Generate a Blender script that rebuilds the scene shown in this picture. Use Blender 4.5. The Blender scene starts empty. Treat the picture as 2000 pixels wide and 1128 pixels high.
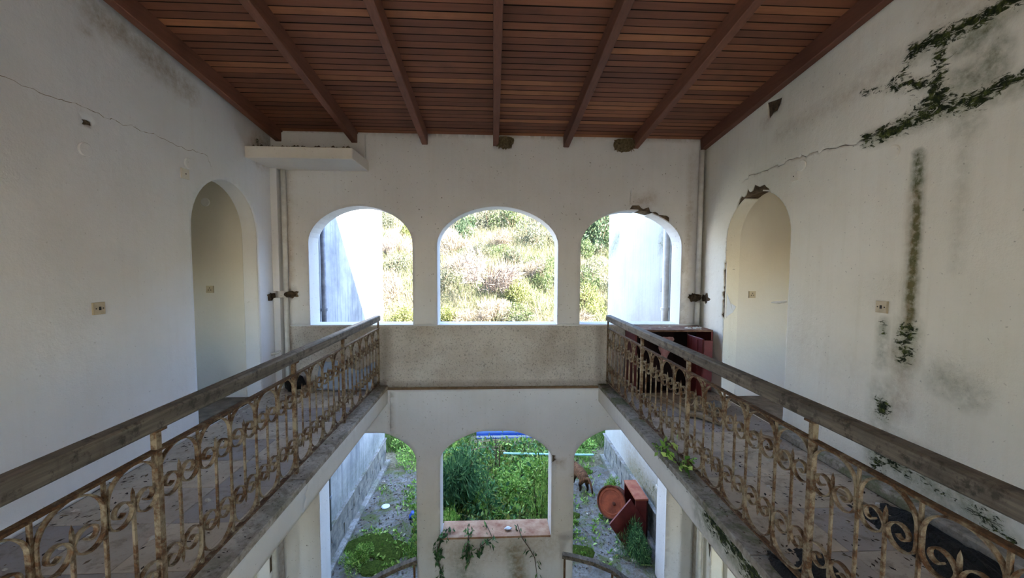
import bpy, bmesh, math, random
import numpy as np
from mathutils import Vector, Matrix, Euler, noise as mnoise
from mathutils.geometry import delaunay_2d_cdt

random.seed(7)
RNG = np.random.default_rng(11)
SC = bpy.context.scene
COL = SC.collection

# ------------------------------------------------------------------ camera, sky, sun, exposure
cam_d = bpy.data.cameras.new('camera')
cam_d.lens = 780 / 2000 * 36
cam_d.sensor_width = 36
cam_d.clip_start = 0.02
cam_d.clip_end = 300
cam = bpy.data.objects.new('camera', cam_d)
COL.objects.link(cam)
_yaw, _pitch, _roll = math.radians(2.716), math.radians(3.371), 0.0052
_rt = Vector((math.cos(_yaw), -math.sin(_yaw), 0))
_fw0 = Vector((math.sin(_yaw), math.cos(_yaw), 0))
_fw = _fw0 * math.cos(_pitch) + Vector((0, 0, -math.sin(_pitch)))
_up = _fw0 * math.sin(_pitch) + Vector((0, 0, math.cos(_pitch)))
_r2 = _rt * math.cos(_roll) + _up * math.sin(_roll)
_u2 = _up * math.cos(_roll) - _rt * math.sin(_roll)
cam.matrix_world = Matrix(((_r2.x, _u2.x, -_fw.x, 0), (_r2.y, _u2.y, -_fw.y, 0), (_r2.z, _u2.z, -_fw.z, 1.6), (0, 0, 0, 1)))
SC.camera = cam

world = bpy.data.worlds.new('sky')
SC.world = world
world.use_nodes = True
wn = world.node_tree
wn.nodes.clear()
w_out = wn.nodes.new('ShaderNodeOutputWorld')
w_bg = wn.nodes.new('ShaderNodeBackground')
w_sky = wn.nodes.new('ShaderNodeTexSky')
w_sky.sky_type = 'NISHITA'
w_sky.sun_disc = False
w_sky.sun_elevation = math.radians(43)
w_sky.sun_rotation = math.radians(135)
w_sky.air_density = 1.0
w_sky.dust_density = 0.6
w_sky.ozone_density = 1.6
w_bg.inputs[1].default_value = 0.33
wn.links.new(w_sky.outputs[0], w_bg.inputs[0])
wn.links.new(w_bg.outputs[0], w_out.inputs[0])

sun_d = bpy.data.lights.new('sun', 'SUN')
sun_d.energy = 14.0
sun_d.angle = math.radians(0.53)
sun_d.color = (1.0, 0.95, 0.88)
sun = bpy.data.objects.new('sun', sun_d)
COL.objects.link(sun)
sun.rotation_euler = Vector((-1.35, 1.0, -1.31)).to_track_quat('-Z', 'Y').to_euler()

SC.view_settings.view_transform = 'Standard'
SC.view_settings.look = 'None'
SC.view_settings.gamma = 1
SC.view_settings.use_curve_mapping = False
SC.view_settings.exposure = 3.1
SC.cycles.max_bounces = 14
SC.cycles.diffuse_bounces = 9

# ------------------------------------------------------------------ helpers
def lin(r, g, b):
    f = lambda c: c / 12.92 if c <= 0.04045 else ((c + 0.055) / 1.055) ** 2.4
    return (f(r / 255), f(g / 255), f(b / 255), 1)

def link(o, parent=None):
    COL.objects.link(o)
    if parent is not None:
        o.parent = parent
    return o

def tag(o, label=None, cat=None, group=None, kind=None):
    if label: o['label'] = label
    if cat: o['category'] = cat
    if group: o['group'] = group
    if kind: o['kind'] = kind
    return o

def empty(name, loc=(0, 0, 0), rz=0):
    o = bpy.data.objects.new(name, None)
    o.empty_display_size = 0.1
    o.location = loc
    o.rotation_euler = (0, 0, rz)
    return link(o)

def thing(name, label, cat, loc=(0, 0, 0), rz=0, group=None):
    return tag(empty(name, loc, rz), label, cat, group)

def mesh(name, verts, faces, mat, smooth=False):
    me = bpy.data.meshes.new(name)
    me.from_pydata([tuple(v) for v in verts], [], [tuple(f) for f in faces])
    if mat: me.materials.append(mat)
    if smooth: me.polygons.foreach_set('use_smooth', [True] * len(me.polygons))
    me.update()
    return me

def npmesh(name, V, F, mat, smooth=False, attrs=None, col=None):
    """V (n,3), F (m,k) arrays, k constant."""
    me = bpy.data.meshes.new(name)
    V = np.asarray(V, np.float32); F = np.asarray(F, np.int32)
    n, (m, k) = len(V), F.shape
    me.vertices.add(n); me.vertices.foreach_set('co', V.ravel())
    me.loops.add(m * k); me.loops.foreach_set('vertex_index', F.ravel())
    me.polygons.add(m)
    me.polygons.foreach_set('loop_start', np.arange(0, m * k, k, dtype=np.int32))
    if smooth: me.polygons.foreach_set('use_smooth', np.ones(m, bool))
    if mat: me.materials.append(mat)
    for a, vals in (attrs or {}).items():
        at = me.attributes.new(a, 'FLOAT', 'POINT'); at.data.foreach_set('value', np.asarray(vals, np.float32))
    if col is not None:
        at = me.attributes.new('col', 'FLOAT_COLOR', 'POINT')
        c = np.ones((n, 4), np.float32); c[:, :3] = col
        at.data.foreach_set('color', c.ravel())
    me.update(calc_edges=True)
    me.validate()
    return me

class MB:
    """collects shapes into one mesh"""
    def __init__(s): s.v = []; s.f = []
    def add(s, vs, fs, M=None):
        n = len(s.v)
        s.v += [tuple(M @ Vector(v)) if M else tuple(v) for v in vs]
        s.f += [tuple(i + n for i in f) for f in fs]
        return s
    def box(s, a, b, M=None, bev=0.0):
        (x0, y0, z0), (x1, y1, z1) = a, b
        if bev <= 0:
            vs = [(x0, y0, z0), (x1, y0, z0), (x1, y1, z0), (x0, y1, z0), (x0, y0, z1), (x1, y0, z1), (x1, y1, z1), (x0, y1, z1)]
            fs = [(0, 3, 2, 1), (4, 5, 6, 7), (0, 1, 5, 4), (1, 2, 6, 5), (2, 3, 7, 6), (3, 0, 4, 7)]
            return s.add(vs, fs, M)
        bm = bmesh.new()
        bmesh.ops.create_cube(bm, size=1)
        bmesh.ops.scale(bm, vec=(x1 - x0, y1 - y0, z1 - z0), verts=bm.verts)
        bmesh.ops.translate(bm, vec=((x0 + x1) / 2, (y0 + y1) / 2, (z0 + z1) / 2), verts=bm.verts)
        bmesh.ops.bevel(bm, geom=bm.edges[:], offset=bev, segments=1, affect='EDGES')
        bm.verts.index_update()
        s.add([v.co[:] for v in bm.verts], [[v.index for v in f.verts] for f in bm.faces], M)
        bm.free(); return s
    def tube(s, pts, r, n=8, caps=True, M=None):
        pts = [Vector(p) for p in pts]
        rs = r if isinstance(r, (list, tuple)) else [r] * len(pts)
        vs, fs = [], []
        up = None
        for i, p in enumerate(pts):
            t = (pts[min(i + 1, len(pts) - 1)] - pts[max(i - 1, 0)]).normalized()
            if up is None:
                up = t.orthogonal().normalized()
            up = (up - t * up.dot(t)).normalized()
            sd = t.cross(up)
            for k in range(n):
                a = 2 * math.pi * k / n
                vs.append(p + (up * math.cos(a) + sd * math.sin(a)) * rs[i])
        for i in range(len(pts) - 1):
            for k in range(n):
                k2 = (k + 1) % n
                fs.append((i * n + k, i * n + k2, (i + 1) * n + k2, (i + 1) * n + k))
        if caps:
            fs.append(tuple(reversed(range(n)))); fs.append(tuple(range((len(pts) - 1) * n, len(pts) * n)))
        return s.add(vs, fs, M)
    def lathe(s, prof, n=24, M=None):
        vs, fs = [], []
        for r, z in prof:
            for k in range(n):
                a = 2 * math.pi * k / n
                vs.append((r * math.cos(a), r * math.sin(a), z))
        for i in range(len(prof) - 1):
            for k in range(n):
                k2 = (k + 1) % n
                fs.append((i * n + k, i * n + k2, (i + 1) * n + k2, (i + 1) * n + k))
        fs.append(tuple(reversed(range(n)))); fs.append(tuple(range((len(prof) - 1) * n, len(prof) * n)))
        return s.add(vs, fs, M)
    def prism(s, poly, fn0, fn1):
        """poly of (u,v); fn0/fn1 map to 3-D for both ends"""
        n = len(poly)
        vs = [fn0(u, v) for u, v in poly] + [fn1(u, v) for u, v in poly]
        fs = [tuple(range(n)), tuple(reversed(range(n, 2 * n)))]
        fs += [(i, n + i, n + (i + 1) % n, (i + 1) % n) for i in range(n)]
        return s.add(vs, fs)
    def me(s, name, mat, smooth=False): return mesh(name, s.v, s.f, mat, smooth)
    def build(s, name, mat, parent=None, smooth=False):
        o = bpy.data.objects.new(name, s.me(name, mat, smooth))
        return link(o, parent)

def inst(name, me, parent=None, loc=(0, 0, 0), rot=(0, 0, 0), scale=(1, 1, 1)):
    o = bpy.data.objects.new(name, me)
    o.location = loc; o.rotation_euler = rot; o.scale = scale
    return link(o, parent)

# ------------------------------------------------------------------ materials
class NT:
    def __init__(s, name):
        s.m = bpy.data.materials.new(name); s.m.use_nodes = True
        s.t = s.m.node_tree; s.t.nodes.clear()
        s.out = s.t.nodes.new('ShaderNodeOutputMaterial')
        s.b = s.t.nodes.new('ShaderNodeBsdfPrincipled')
        s.t.links.new(s.b.outputs[0], s.out.inputs[0])
    def n(s, typ, **kw):
        nd = s.t.nodes.new(typ)
        for k, v in kw.items(): setattr(nd, k, v)
        return nd
    def l(s, a, b): s.t.links.new(a, b)
    def inp(s, sock, v):
        if hasattr(v, 'is_output'): s.l(v, sock)
        else: sock.default_value = v
    def coords(s, kind='Object'):
        return s.n('ShaderNodeTexCoord').outputs[kind]
    def pos(s): return s.n('ShaderNodeNewGeometry').outputs['Position']
    def mapping(s, v, scale=(1, 1, 1), rot=(0, 0, 0)):
        m = s.n('ShaderNodeMapping'); s.l(v, m.inputs[0]); m.inputs['Scale'].default_value = scale; m.inputs['Rotation'].default_value = rot
        return m.outputs[0]
    def noise(s, v, scale, detail=4, rough=.55, dist=0):
        x = s.n('ShaderNodeTexNoise'); s.l(v, x.inputs['Vector'])
        x.inputs['Scale'].default_value = scale; x.inputs['Detail'].default_value = detail
        x.inputs['Roughness'].default_value = rough; x.inputs['Distortion'].default_value = dist
        return x.outputs[0]
    def voro(s, v, scale, feature='F1'):
        x = s.n('ShaderNodeTexVoronoi', feature=feature); s.l(v, x.inputs['Vector']); x.inputs['Scale'].default_value = scale
        return x.outputs[0]
    def ramp(s, f, stops):
        r = s.n('ShaderNodeValToRGB'); s.l(f, r.inputs[0]); e = r.color_ramp.elements
        while len(e) < len(stops): e.new(.5)
        for el, (p, c) in zip(e, stops):
            el.position = p; el.color = c if hasattr(c, '__len__') else (c, c, c, 1)
        return r.outputs[0]
    def mix(s, f, a, b, blend='MIX'):
        m = s.n('ShaderNodeMix', data_type='RGBA', blend_type=blend)
        s.inp(m.inputs[0], f); s.inp(m.inputs[6], a); s.inp(m.inputs[7], b)
        return m.outputs[2]
    def math(s, op, a, b=0, c=0, clamp=False):
        m = s.n('ShaderNodeMath', operation=op, use_clamp=clamp)
        s.inp(m.inputs[0], a); s.inp(m.inputs[1], b); s.inp(m.inputs[2], c)
        return m.outputs[0]
    def attr(s, name): return s.n('ShaderNodeAttribute', attribute_name=name).outputs['Fac']
    def bump(s, h, strength=.3, dist=.01):
        b = s.n('ShaderNodeBump'); s.l(h, b.inputs['Height']); b.inputs['Strength'].default_value = strength; b.inputs['Distance'].default_value = dist
        s.l(b.outputs[0], s.b.inputs['Normal'])
    def rnd(s): return s.n('ShaderNodeObjectInfo').outputs['Random']
    def fin(s, col=None, rough=.8, spec=.3, metal=0):
        if col is not None: s.inp(s.b.inputs['Base Color'], col)
        s.inp(s.b.inputs['Roughness'], rough); s.b.inputs['Specular IOR Level'].default_value = spec
        s.inp(s.b.inputs['Metallic'], metal)
        return s.m

def m_plaster(name, base, dirt, dirt_amt=.35, speck=.5, bump=.35, streak=.2):
    t = NT(name); p = t.pos()
    n1 = t.noise(p, 1.3, 6, .6); n2 = t.noise(p, 14, 5, .6); n3 = t.noise(p, 90, 3, .6)
    st = t.noise(t.mapping(p, (7, 7, .35)), 2.2, 5, .6)
    c = t.mix(t.math('MULTIPLY', t.ramp(n1, [(.35, 0), (.7, 1)]), dirt_amt), base, dirt)
    c = t.mix(t.math('MULTIPLY', t.ramp(st, [(.5, 0), (.75, 1)]), streak), c, dirt)
    # peppering of small dark specks
    sp = t.ramp(t.noise(p, 38, 2, .5), [(.70, 0), (.76, 1)])
    c = t.mix(t.math('MULTIPLY', sp, speck), c, lin(92, 84, 72))
    # soft stains, grey-green wash, brown tide marks (painted where they stand, per vertex)
    gs = t.math('MULTIPLY', t.attr('wash'), t.ramp(t.noise(p, 16, 6, .65), [(.25, .1), (.65, 1)]), clamp=True)
    c = t.mix(gs, c, lin(88, 94, 66))
    bs = t.math('MULTIPLY', t.attr('brown'), t.ramp(t.noise(p, 18, 6, .7), [(.3, .1), (.68, 1)]), clamp=True)
    c = t.mix(bs, c, lin(136, 110, 72))
    halo = t.math('MULTIPLY', t.attr('moss'), t.ramp(t.noise(p, 20, 5, .7), [(.35, .1), (.65, .75)]), clamp=True)
    c = t.mix(halo, c, lin(120, 122, 84))
    mo = t.math('ADD', t.math('MULTIPLY', t.attr('moss'), .8), t.math('ADD', t.math('MULTIPLY', t.math('SUBTRACT', t.noise(t.mapping(p, (1, .6, 1.3)), 26, 6, .75, .8), .5), 2.3), t.math('MULTIPLY', t.math('SUBTRACT', t.noise(p, 7, 3, .6), .5), .9)))
    mf = t.ramp(mo, [(.40, 0), (.54, 1)])
    mk = t.math('MULTIPLY', mf, t.ramp(t.attr('moss'), [(.02, 0), (.12, 1)]))
    mcol = t.ramp(t.noise(p, 30, 4, .6), [(.32, lin(18, 24, 14)), (.52, lin(40, 48, 24)), (.72, lin(92, 100, 48))])
    c = t.mix(mk, c, mcol)
    h = t.math('ADD', t.math('MULTIPLY', n2, .7), t.math('MULTIPLY', n3, .25))
    h = t.math('ADD', h, t.math('MULTIPLY', mk, .8))
    pe = t.math('MULTIPLY', t.attr('peel'), t.ramp(t.noise(p, 34, 5, .65, .8), [(.45, 0), (.6, 1)]))
    h = t.math('ADD', h, t.math('MULTIPLY', pe, 2.2))
    t.bump(h, bump, .02)
    return t.fin(c, .88, .2)

def m_simple(name, a, b, scale=8, rough=.8, bump=.2, spec=.3, metal=0, stretch=(1, 1, 1), bd=.01, detail=5):
    t = NT(name); p = t.mapping(t.coords(), stretch)
    n = t.noise(p, scale, detail, .6)
    t.bump(t.noise(p, scale * 4, 4, .6), bump, bd)
    return t.fin(t.ramp(n, [(.3, a), (.7, b)]), rough, spec, metal)

def m_wood(name, stops, axis='x', val=.35):
    t = NT(name); p = t.pos(); r = t.rnd()
    off = t.n('ShaderNodeVectorMath', operation='ADD'); t.l(p, off.inputs[0])
    cm = t.n('ShaderNodeCombineXYZ')
    for i in range(3): t.l(t.math('MULTIPLY', r, 37 + 11 * i), cm.inputs[i])
    t.l(cm.outputs[0], off.inputs[1])
    sc = (1.2, 22, 22) if axis == 'x' else (22, 1.2, 22)
    g = t.noise(t.mapping(off.outputs[0], sc), 2.0, 6, .65, .4)
    big = t.noise(off.outputs[0], 1.7, 4, .6)
    base = t.ramp(r, stops)
    c = t.mix(t.math('MULTIPLY', t.ramp(g, [(.35, 1), (.62, 0)]), val), base, lin(52, 30, 22))
    c = t.mix(t.math('MULTIPLY', t.ramp(big, [(.5, 0), (.75, 1)]), .45), c, lin(58, 38, 30))
    t.bump(g, .35, .004)
    return t.fin(c, .62, .3)

def m_rust(name, paint, amt=.5, dark=None):
    t = NT(name); p = t.pos()
    n = t.noise(p, 14, 6, .7); n2 = t.noise(p, 70, 4, .6)
    rust = t.ramp(n2, [(.3, lin(50, 34, 22)), (.6, lin(98, 68, 42)), (.8, lin(132, 98, 62))])
    f = t.ramp(t.math('ADD', n, t.math('MULTIPLY', t.math('SUBTRACT', n2, .5), .35)), [(.5 - amt * .3, 1), (.62 - amt * .3 + .06, 0)])
    f2 = t.math('SUBTRACT', 1, f)
    c = t.mix(f2, paint, rust)
    t.bump(t.math('ADD', n2, t.math('MULTIPLY', f2, .6)), .4, .002)
    return t.fin(c, .75, .3)

def m_leaf(name, trans=.35, rough=.6):
    t = NT(name)
    a = t.n('ShaderNodeAttribute', attribute_name='col').outputs['Color']
    hs = t.n('ShaderNodeHueSaturation'); t.l(a, hs.inputs['Color'])
    t.l(t.math('ADD', .85, t.math('MULTIPLY', t.rnd(), .3)), hs.inputs['Value'])
    c = hs.outputs[0]
    tr = t.n('ShaderNodeBsdfTranslucent'); t.l(c, tr.inputs[0])
    mx = t.n('ShaderNodeMixShader'); mx.inputs[0].default_value = trans
    t.fin(c, rough, .25)
    t.l(t.b.outputs[0], mx.inputs[1]); t.l(tr.outputs[0], mx.inputs[2]); t.l(mx.outputs[0], t.out.inputs[0])
    return t.m

def m_ground(name):
    t = NT(name); p = t.pos()
    n = t.noise(p, 1.2, 7, .65); n2 = t.noise(p, 18, 5, .65)
    c = t.ramp(n2, [(.3, lin(70, 62, 48)), (.55, lin(112, 104, 84)), (.75, lin(150, 142, 122))])
    c = t.mix(t.ramp(n, [(.5, 0), (.6, .8)]), c, lin(72, 84, 38))
    t.bump(n2, .6, .03)
    return t.fin(c, .95, .1)

def m_concrete(name, a, b, moss=.3, dirt=.5):
    t = NT(name); p = t.pos()
    n = t.noise(p, 2.4, 7, .65); n2 = t.noise(p, 26, 5, .65); n3 = t.noise(p, 3.2, 7, .7, .5); n4 = t.noise(p, 5.5, 7, .72, .8)
    c = t.mix(t.ramp(n, [(.35, 0), (.65, 1)]), a, b)
    c = t.mix(t.math('MULTIPLY', t.ramp(n2, [(.48, 0), (.66, 1)]), dirt), c, lin(74, 66, 54))
    c = t.mix(t.math('MULTIPLY', t.ramp(n4, [(.5, 0), (.6, 1)]), dirt), c, lin(96, 86, 70))
    c = t.mix(t.math('MULTIPLY', t.ramp(n3, [(.5, 0), (.58, 1)]), moss), c, lin(78, 88, 40))
    t.bump(t.math('ADD', n2, n4), .5, .015)
    return t.fin(c, .9, .2)

def m_tile(name):
    t = NT(name); p = t.pos(); r = t.rnd()
    n = t.noise(p, 3, 6, .65); n2 = t.noise(p, 45, 4, .7); n3 = t.noise(p, 7, 6, .7, .5)
    c = t.ramp(r, [(0, lin(190, 174, 152)), (.45, lin(178, 164, 146)), (.62, lin(150, 142, 138)), (.8, lin(128, 122, 124)), (1, lin(196, 180, 158))])
    c = t.mix(t.math('MULTIPLY', t.ramp(n, [(.35, 0), (.7, 1)]), .55), c, lin(140, 126, 108))
    c = t.mix(t.math('MULTIPLY', t.ramp(n3, [(.52, 0), (.66, 1)]), .6), c, lin(98, 86, 70))
    c = t.mix(t.math('MULTIPLY', t.ramp(n2, [(.6, 0), (.7, 1)]), .6), c, lin(66, 56, 46))
    t.bump(n2, .2, .004)
    return t.fin(c, t.ramp(n, [(.3, .45), (.7, .8)]), .4)

PL_LEFT = m_plaster('plaster left', lin(223, 224, 226), lin(196, 191, 184), .35, .25, .3, .12)
PL_RIGHT = m_plaster('plaster right', lin(228, 225, 214), lin(202, 194, 174), .35, .45, .35, .22)
PL_FAR = m_plaster('plaster far', lin(214, 213, 213), lin(188, 184, 180), .4, .75, .3, .15)
PL_OUT = m_plaster('weathered outdoor plaster', lin(190, 192, 196), lin(100, 106, 114), .75, .3, .3, .9)
PL_OUTR = m_plaster('stained outdoor plaster', lin(178, 178, 177), lin(146, 142, 134), .5, .3, .3, .45)
PL_ROOM = m_plaster('plaster side room', lin(218, 214, 204), lin(198, 191, 176), .3, .1, .2, .05)
CORE = m_simple('broken masonry', lin(52, 42, 34), lin(128, 108, 86), 12, .95, .8, .1, bd=.03)
SLABSIDE = m_plaster('slab edge paint', lin(226, 222, 214), lin(190, 184, 172), .3, .35, .25, .2)
CEIL = m_simple('roof boarding underside', lin(10, 7, 6), lin(16, 11, 9), 6, .9, .2)
PLANK = m_wood('ceiling planks', [(0, lin(118, 74, 56)), (.4, lin(130, 82, 60)), (.75, lin(144, 92, 66)), (.92, lin(176, 116, 78)), (1, lin(120, 74, 56))], 'x', .2)
SEAM = m_simple('painted shade in the board joints', lin(26, 17, 13), lin(40, 27, 20), 9, .9, .2)  # shade of the plank gaps, painted dark onto plank sides and bevels
RAFTER = m_wood('rafters', [(0, lin(104, 68, 54)), (1, lin(128, 84, 66))], 'y', .25)
TILE = m_tile('floor tiles')
GROUT = m_simple('floor screed', lin(96, 86, 74), lin(140, 128, 112), 9, .9, .4)
STRIP = m_concrete('edge strip', lin(190, 180, 166), lin(148, 136, 122), .25)
STRIP_R = m_concrete('edge strip grey', lin(166, 160, 150), lin(128, 120, 108), .6)
CONC = m_concrete('old concrete', lin(160, 158, 154), lin(112, 110, 106), .35)
PATHM = m_concrete('concrete path', lin(128, 126, 122), lin(88, 86, 83), .75, .75)
GROUND = m_ground('soil')
RAILPAINT = m_rust('rusty cream iron', lin(148, 134, 110), .32)
RAILRUST = m_rust('rustier iron', lin(140, 124, 98), .62)
PIPEM = m_simple('white pvc pipe', lin(214, 212, 206), lin(190, 186, 178), 10, .5, .1)
PIPEG = m_simple('grey pipe', lin(150, 156, 166), lin(108, 112, 122), 10, .6, .1)
SWITCH = m_simple('aged cream plastic', lin(198, 184, 156), lin(170, 156, 130), 12, .45, .05)
BLACKP = m_simple('dark hole plastic', lin(26, 22, 20), lin(40, 34, 30), 12, .6, .05)
COVER = m_plaster('painted cover', lin(222, 217, 205), lin(196, 188, 172), .3, .1, .2, .1)
NEST = m_simple('mud nest', lin(92, 80, 58), lin(158, 140, 106), 40, .95, 1.0, .1, bd=.03)
MAROON = m_simple('maroon painted board', lin(78, 26, 26), lin(112, 40, 36), 5, .5, .15, .4)
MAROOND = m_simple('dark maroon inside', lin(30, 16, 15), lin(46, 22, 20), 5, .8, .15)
REDTOP = m_simple('faded red lid', lin(132, 62, 46), lin(160, 104, 78), 7, .7, .3)
RUSTDRUM = m_simple('orange rust sheet', lin(100, 46, 28), lin(152, 76, 46), 6, .85, .4)
RUSTDARK = m_simple('dark rust sheet', lin(62, 32, 22), lin(112, 60, 38), 8, .9, .5)
RUBBLE = m_simple('plaster rubble', lin(196, 190, 178), lin(150, 140, 124), 14, .9, .6)
STONE = m_simple('grey stone', lin(86, 88, 92), lin(136, 134, 130), 12, .9, .6)
WOODOLD = m_simple('weathered wood scrap', lin(104, 88, 68), lin(164, 144, 116), 5, .85, .4, stretch=(2, 12, 12))
HOSE = m_simple('dirty pale hose', lin(166, 152, 128), lin(128, 112, 90), 10, .7, .2)
BLUECLOTH = m_simple('pale blue sheeting', lin(150, 172, 204), lin(186, 196, 208), 8, .7, .3)
PINK = m_simple('pink rag', lin(168, 108, 112), lin(196, 160, 152), 10, .9, .4)
BLACKROT = m_simple('wet black litter', lin(10, 9, 8), lin(30, 25, 20), 18, .7, 1.0, .3, bd=.03)
BLUEPL = m_simple('blue plastic', lin(30, 70, 176), lin(44, 92, 200), 4, .4, .1)
BLUEMID = m_simple('mid blue plastic', lin(88, 128, 214), lin(110, 148, 222), 4, .4, .1)
WHITEPL = m_simple('white plastic', lin(214, 222, 236), lin(190, 204, 230), 4, .4, .1)
CYANPIPE = m_simple('pale blue pipe plastic', lin(140, 196, 214), lin(176, 220, 232), 6, .4, .1)
MOSS = m_simple('moss cushion', lin(48, 64, 24), lin(98, 116, 48), 30, .95, 1.0, .05, bd=.04)
STONEPL = m_simple('plinth stone', lin(84, 86, 88), lin(150, 146, 138), 7, .9, .6)
FURM = m_simple('cat fur', lin(86, 58, 40), lin(140, 96, 66), 22, .9, .5)
FURD = m_simple('cat dark fur', lin(30, 24, 22), lin(60, 46, 38), 22, .9, .5)
LEAF = m_leaf('leaves')
DRY = m_leaf('dry stems', .2, .8)
BARK = m_simple('bark', lin(58, 46, 36), lin(98, 82, 66), 14, .9, .6)

def m_handrail():
    t = NT('weathered handrail'); p = t.pos()
    n = t.noise(t.mapping(p, (20, 1.2, 20)), 2, 6, .65); n2 = t.noise(p, 16, 6, .7); n3 = t.noise(t.mapping(p, (1, 3, 1)), 3, 5, .7)
    c = t.ramp(n, [(.3, lin(70, 65, 58)), (.55, lin(108, 100, 90)), (.75, lin(140, 130, 117))])
    c = t.mix(t.math('MULTIPLY', t.ramp(n2, [(.52, 0), (.62, 1)]), .75), c, lin(40, 36, 30))
    c = t.mix(t.math('MULTIPLY', t.ramp(n3, [(.5, 0), (.7, 1)]), .5), c, lin(58, 52, 46))
    t.bump(n2, .4, .004)
    return t.fin(c, .6, .35)
HANDRAIL = m_handrail()

def m_rough():
    t = NT('roughcast'); p = t.pos()
    n = t.noise(p, 46, 5, .7, .6); n1 = t.noise(p, 2, 6, .6); n3 = t.noise(p, 24, 4, .6)
    c = t.mix(t.ramp(n1, [(.35, 0), (.7, 1)]), lin(226, 218, 208), lin(196, 184, 170))
    c = t.mix(t.math('MULTIPLY', t.ramp(n, [(.36, 1), (.46, 0)]), .55), c, lin(104, 92, 80))
    c = t.mix(t.math('MULTIPLY', t.attr('brown'), .8), c, lin(110, 92, 74))
    t.bump(t.math('ADD', n, n3), .9, .03)
    return t.fin(c, .95, .1)
ROUGH = m_rough()

# ------------------------------------------------------------------ layered walls
def inpoly(P, poly):
    poly = np.asarray(poly); x, y = P[:, 0], P[:, 1]
    r = np.zeros(len(P), bool); j = len(poly) - 1
    for i in range(len(poly)):
        xi, yi = poly[i]; xj, yj = poly[j]
        if yi != yj:
            r ^= ((yi > y) != (yj > y)) & (x < (xj - xi) * (y - yi) / (yj - yi) + xi)
        j = i
    return r

def densify(loop, sp):
    out = []
    for i in range(len(loop)):
        a, b = np.array(loop[i], float), np.array(loop[(i + 1) % len(loop)], float)
        n = max(1, int(np.linalg.norm(b - a) / sp))
        out += [tuple(a + (b - a) * k / n) for k in range(n)]
    return out

def sheet(name, outline, holes, sp, fn, thick, mat, parent=None, attrs=None, disp=None, kind=None):
    """flat sheet with holes, really thick: fn(u, v, d) -> xyz, d = 0 on the seen face, `thick` on the hidden one.
    `attrs`: dict name -> function of (n,2) array; `disp`: depth offset of the seen face (negative = proud)."""
    loops = [densify(outline, sp)] + [list(h) for h in holes]
    pts, edges = [], []
    for L in loops:
        n0 = len(pts); pts += L; edges += [(n0 + i, n0 + (i + 1) % len(L)) for i in range(len(L))]
    nb = len(pts)
    o = np.array(outline); lo, hi = o.min(0), o.max(0)
    gu = np.arange(lo[0] + sp * .5, hi[0], sp); gv = np.arange(lo[1] + sp * .5, hi[1], sp)
    G = np.stack(np.meshgrid(gu, gv), -1).reshape(-1, 2) + RNG.uniform(-.12, .12, (len(gu) * len(gv), 2)) * sp
    ok = inpoly(G, outline)
    for h in holes: ok &= ~inpoly(G, h)
    G = G[ok]
    if len(pts):
        B = np.array(pts); keep = np.ones(len(G), bool)
        for i in range(0, len(B), 200):
            d = ((G[:, None] - B[None, i:i + 200]) ** 2).sum(-1).min(1); keep &= d > (sp * .35) ** 2
        G = G[keep]
    vs = [Vector(p) for p in pts] + [Vector(p) for p in G]
    V, _, F, *_ = delaunay_2d_cdt(vs, edges, [], 0, 1e-6)
    V = np.array([v[:] for v in V]); F = np.array([f for f in F if len(f) == 3])
    C = V[F].mean(1)
    ok = inpoly(C, outline)
    for h in holes: ok &= ~inpoly(C, h)
    F = F[ok]
    used = np.unique(F); mp = -np.ones(len(V), int); mp[used] = np.arange(len(used)); V = V[used]; F = mp[F]
    n = len(V)
    d0 = disp(V) if disp is not None else np.zeros(n)
    f3 = np.array([fn(u, v, d) for (u, v), d in zip(V, d0)])
    b3 = np.array([fn(u, v, thick) for u, v in V])
    # boundary edges
    E = {}
    for a, b, c in F:
        for e in ((a, b), (b, c), (c, a)): E[e] = True
    bd = [(a, b) for (a, b) in E if (b, a) not in E]
    side = np.array([(a, b, b + n) for a, b in bd] + [(a, b + n, a + n) for a, b in bd], int).reshape(-1, 3)
    V3 = np.concatenate([f3, b3]); F3 = np.concatenate([F[:, ::-1], F + n, side])
    # outward orientation: seen face must look towards d = -1
    tri = V3[F3[0]]; nrm = np.cross(tri[1] - tri[0], tri[2] - tri[0])
    c2 = V[F[0]].mean(0); dirn = np.array(fn(c2[0], c2[1], -1.)) - np.array(fn(c2[0], c2[1], 0.))
    if nrm @ dirn < 0: F3 = F3[:, ::-1]
    at = {k: np.concatenate([g(V), g(V)]) for k, g in (attrs or {}).items()}
    me = npmesh(name, V3, F3, mat, False, at)
    ob = link(bpy.data.objects.new(name, me), parent)
    if kind: ob['kind'] = kind
    return ob

def seg_dist(P, line):
    line = np.array(line, float); best = np.full(len(P), 9e9)
    for a, b in zip(line[:-1], line[1:]):
        ab = b - a; t = np.clip(((P - a) @ ab) / max(ab @ ab, 1e-9), 0, 1)
        best = np.minimum(best, np.linalg.norm(P - (a + t[:, None] * ab), axis=1))
    return best

def blobs(items):
    """items: (polyline, radius, strength) -> smooth falloff field"""
    def g(P):
        r = np.zeros(len(P))
        for line, rad, s in items:
            if len(line) == 1: line = [line[0], (line[0][0] + 1e-4, line[0][1])]
            d = seg_dist(P, line) / rad
            r = np.maximum(r, s * np.clip(1 - d, 0, 1) ** .7)
        return r
    return g

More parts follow.
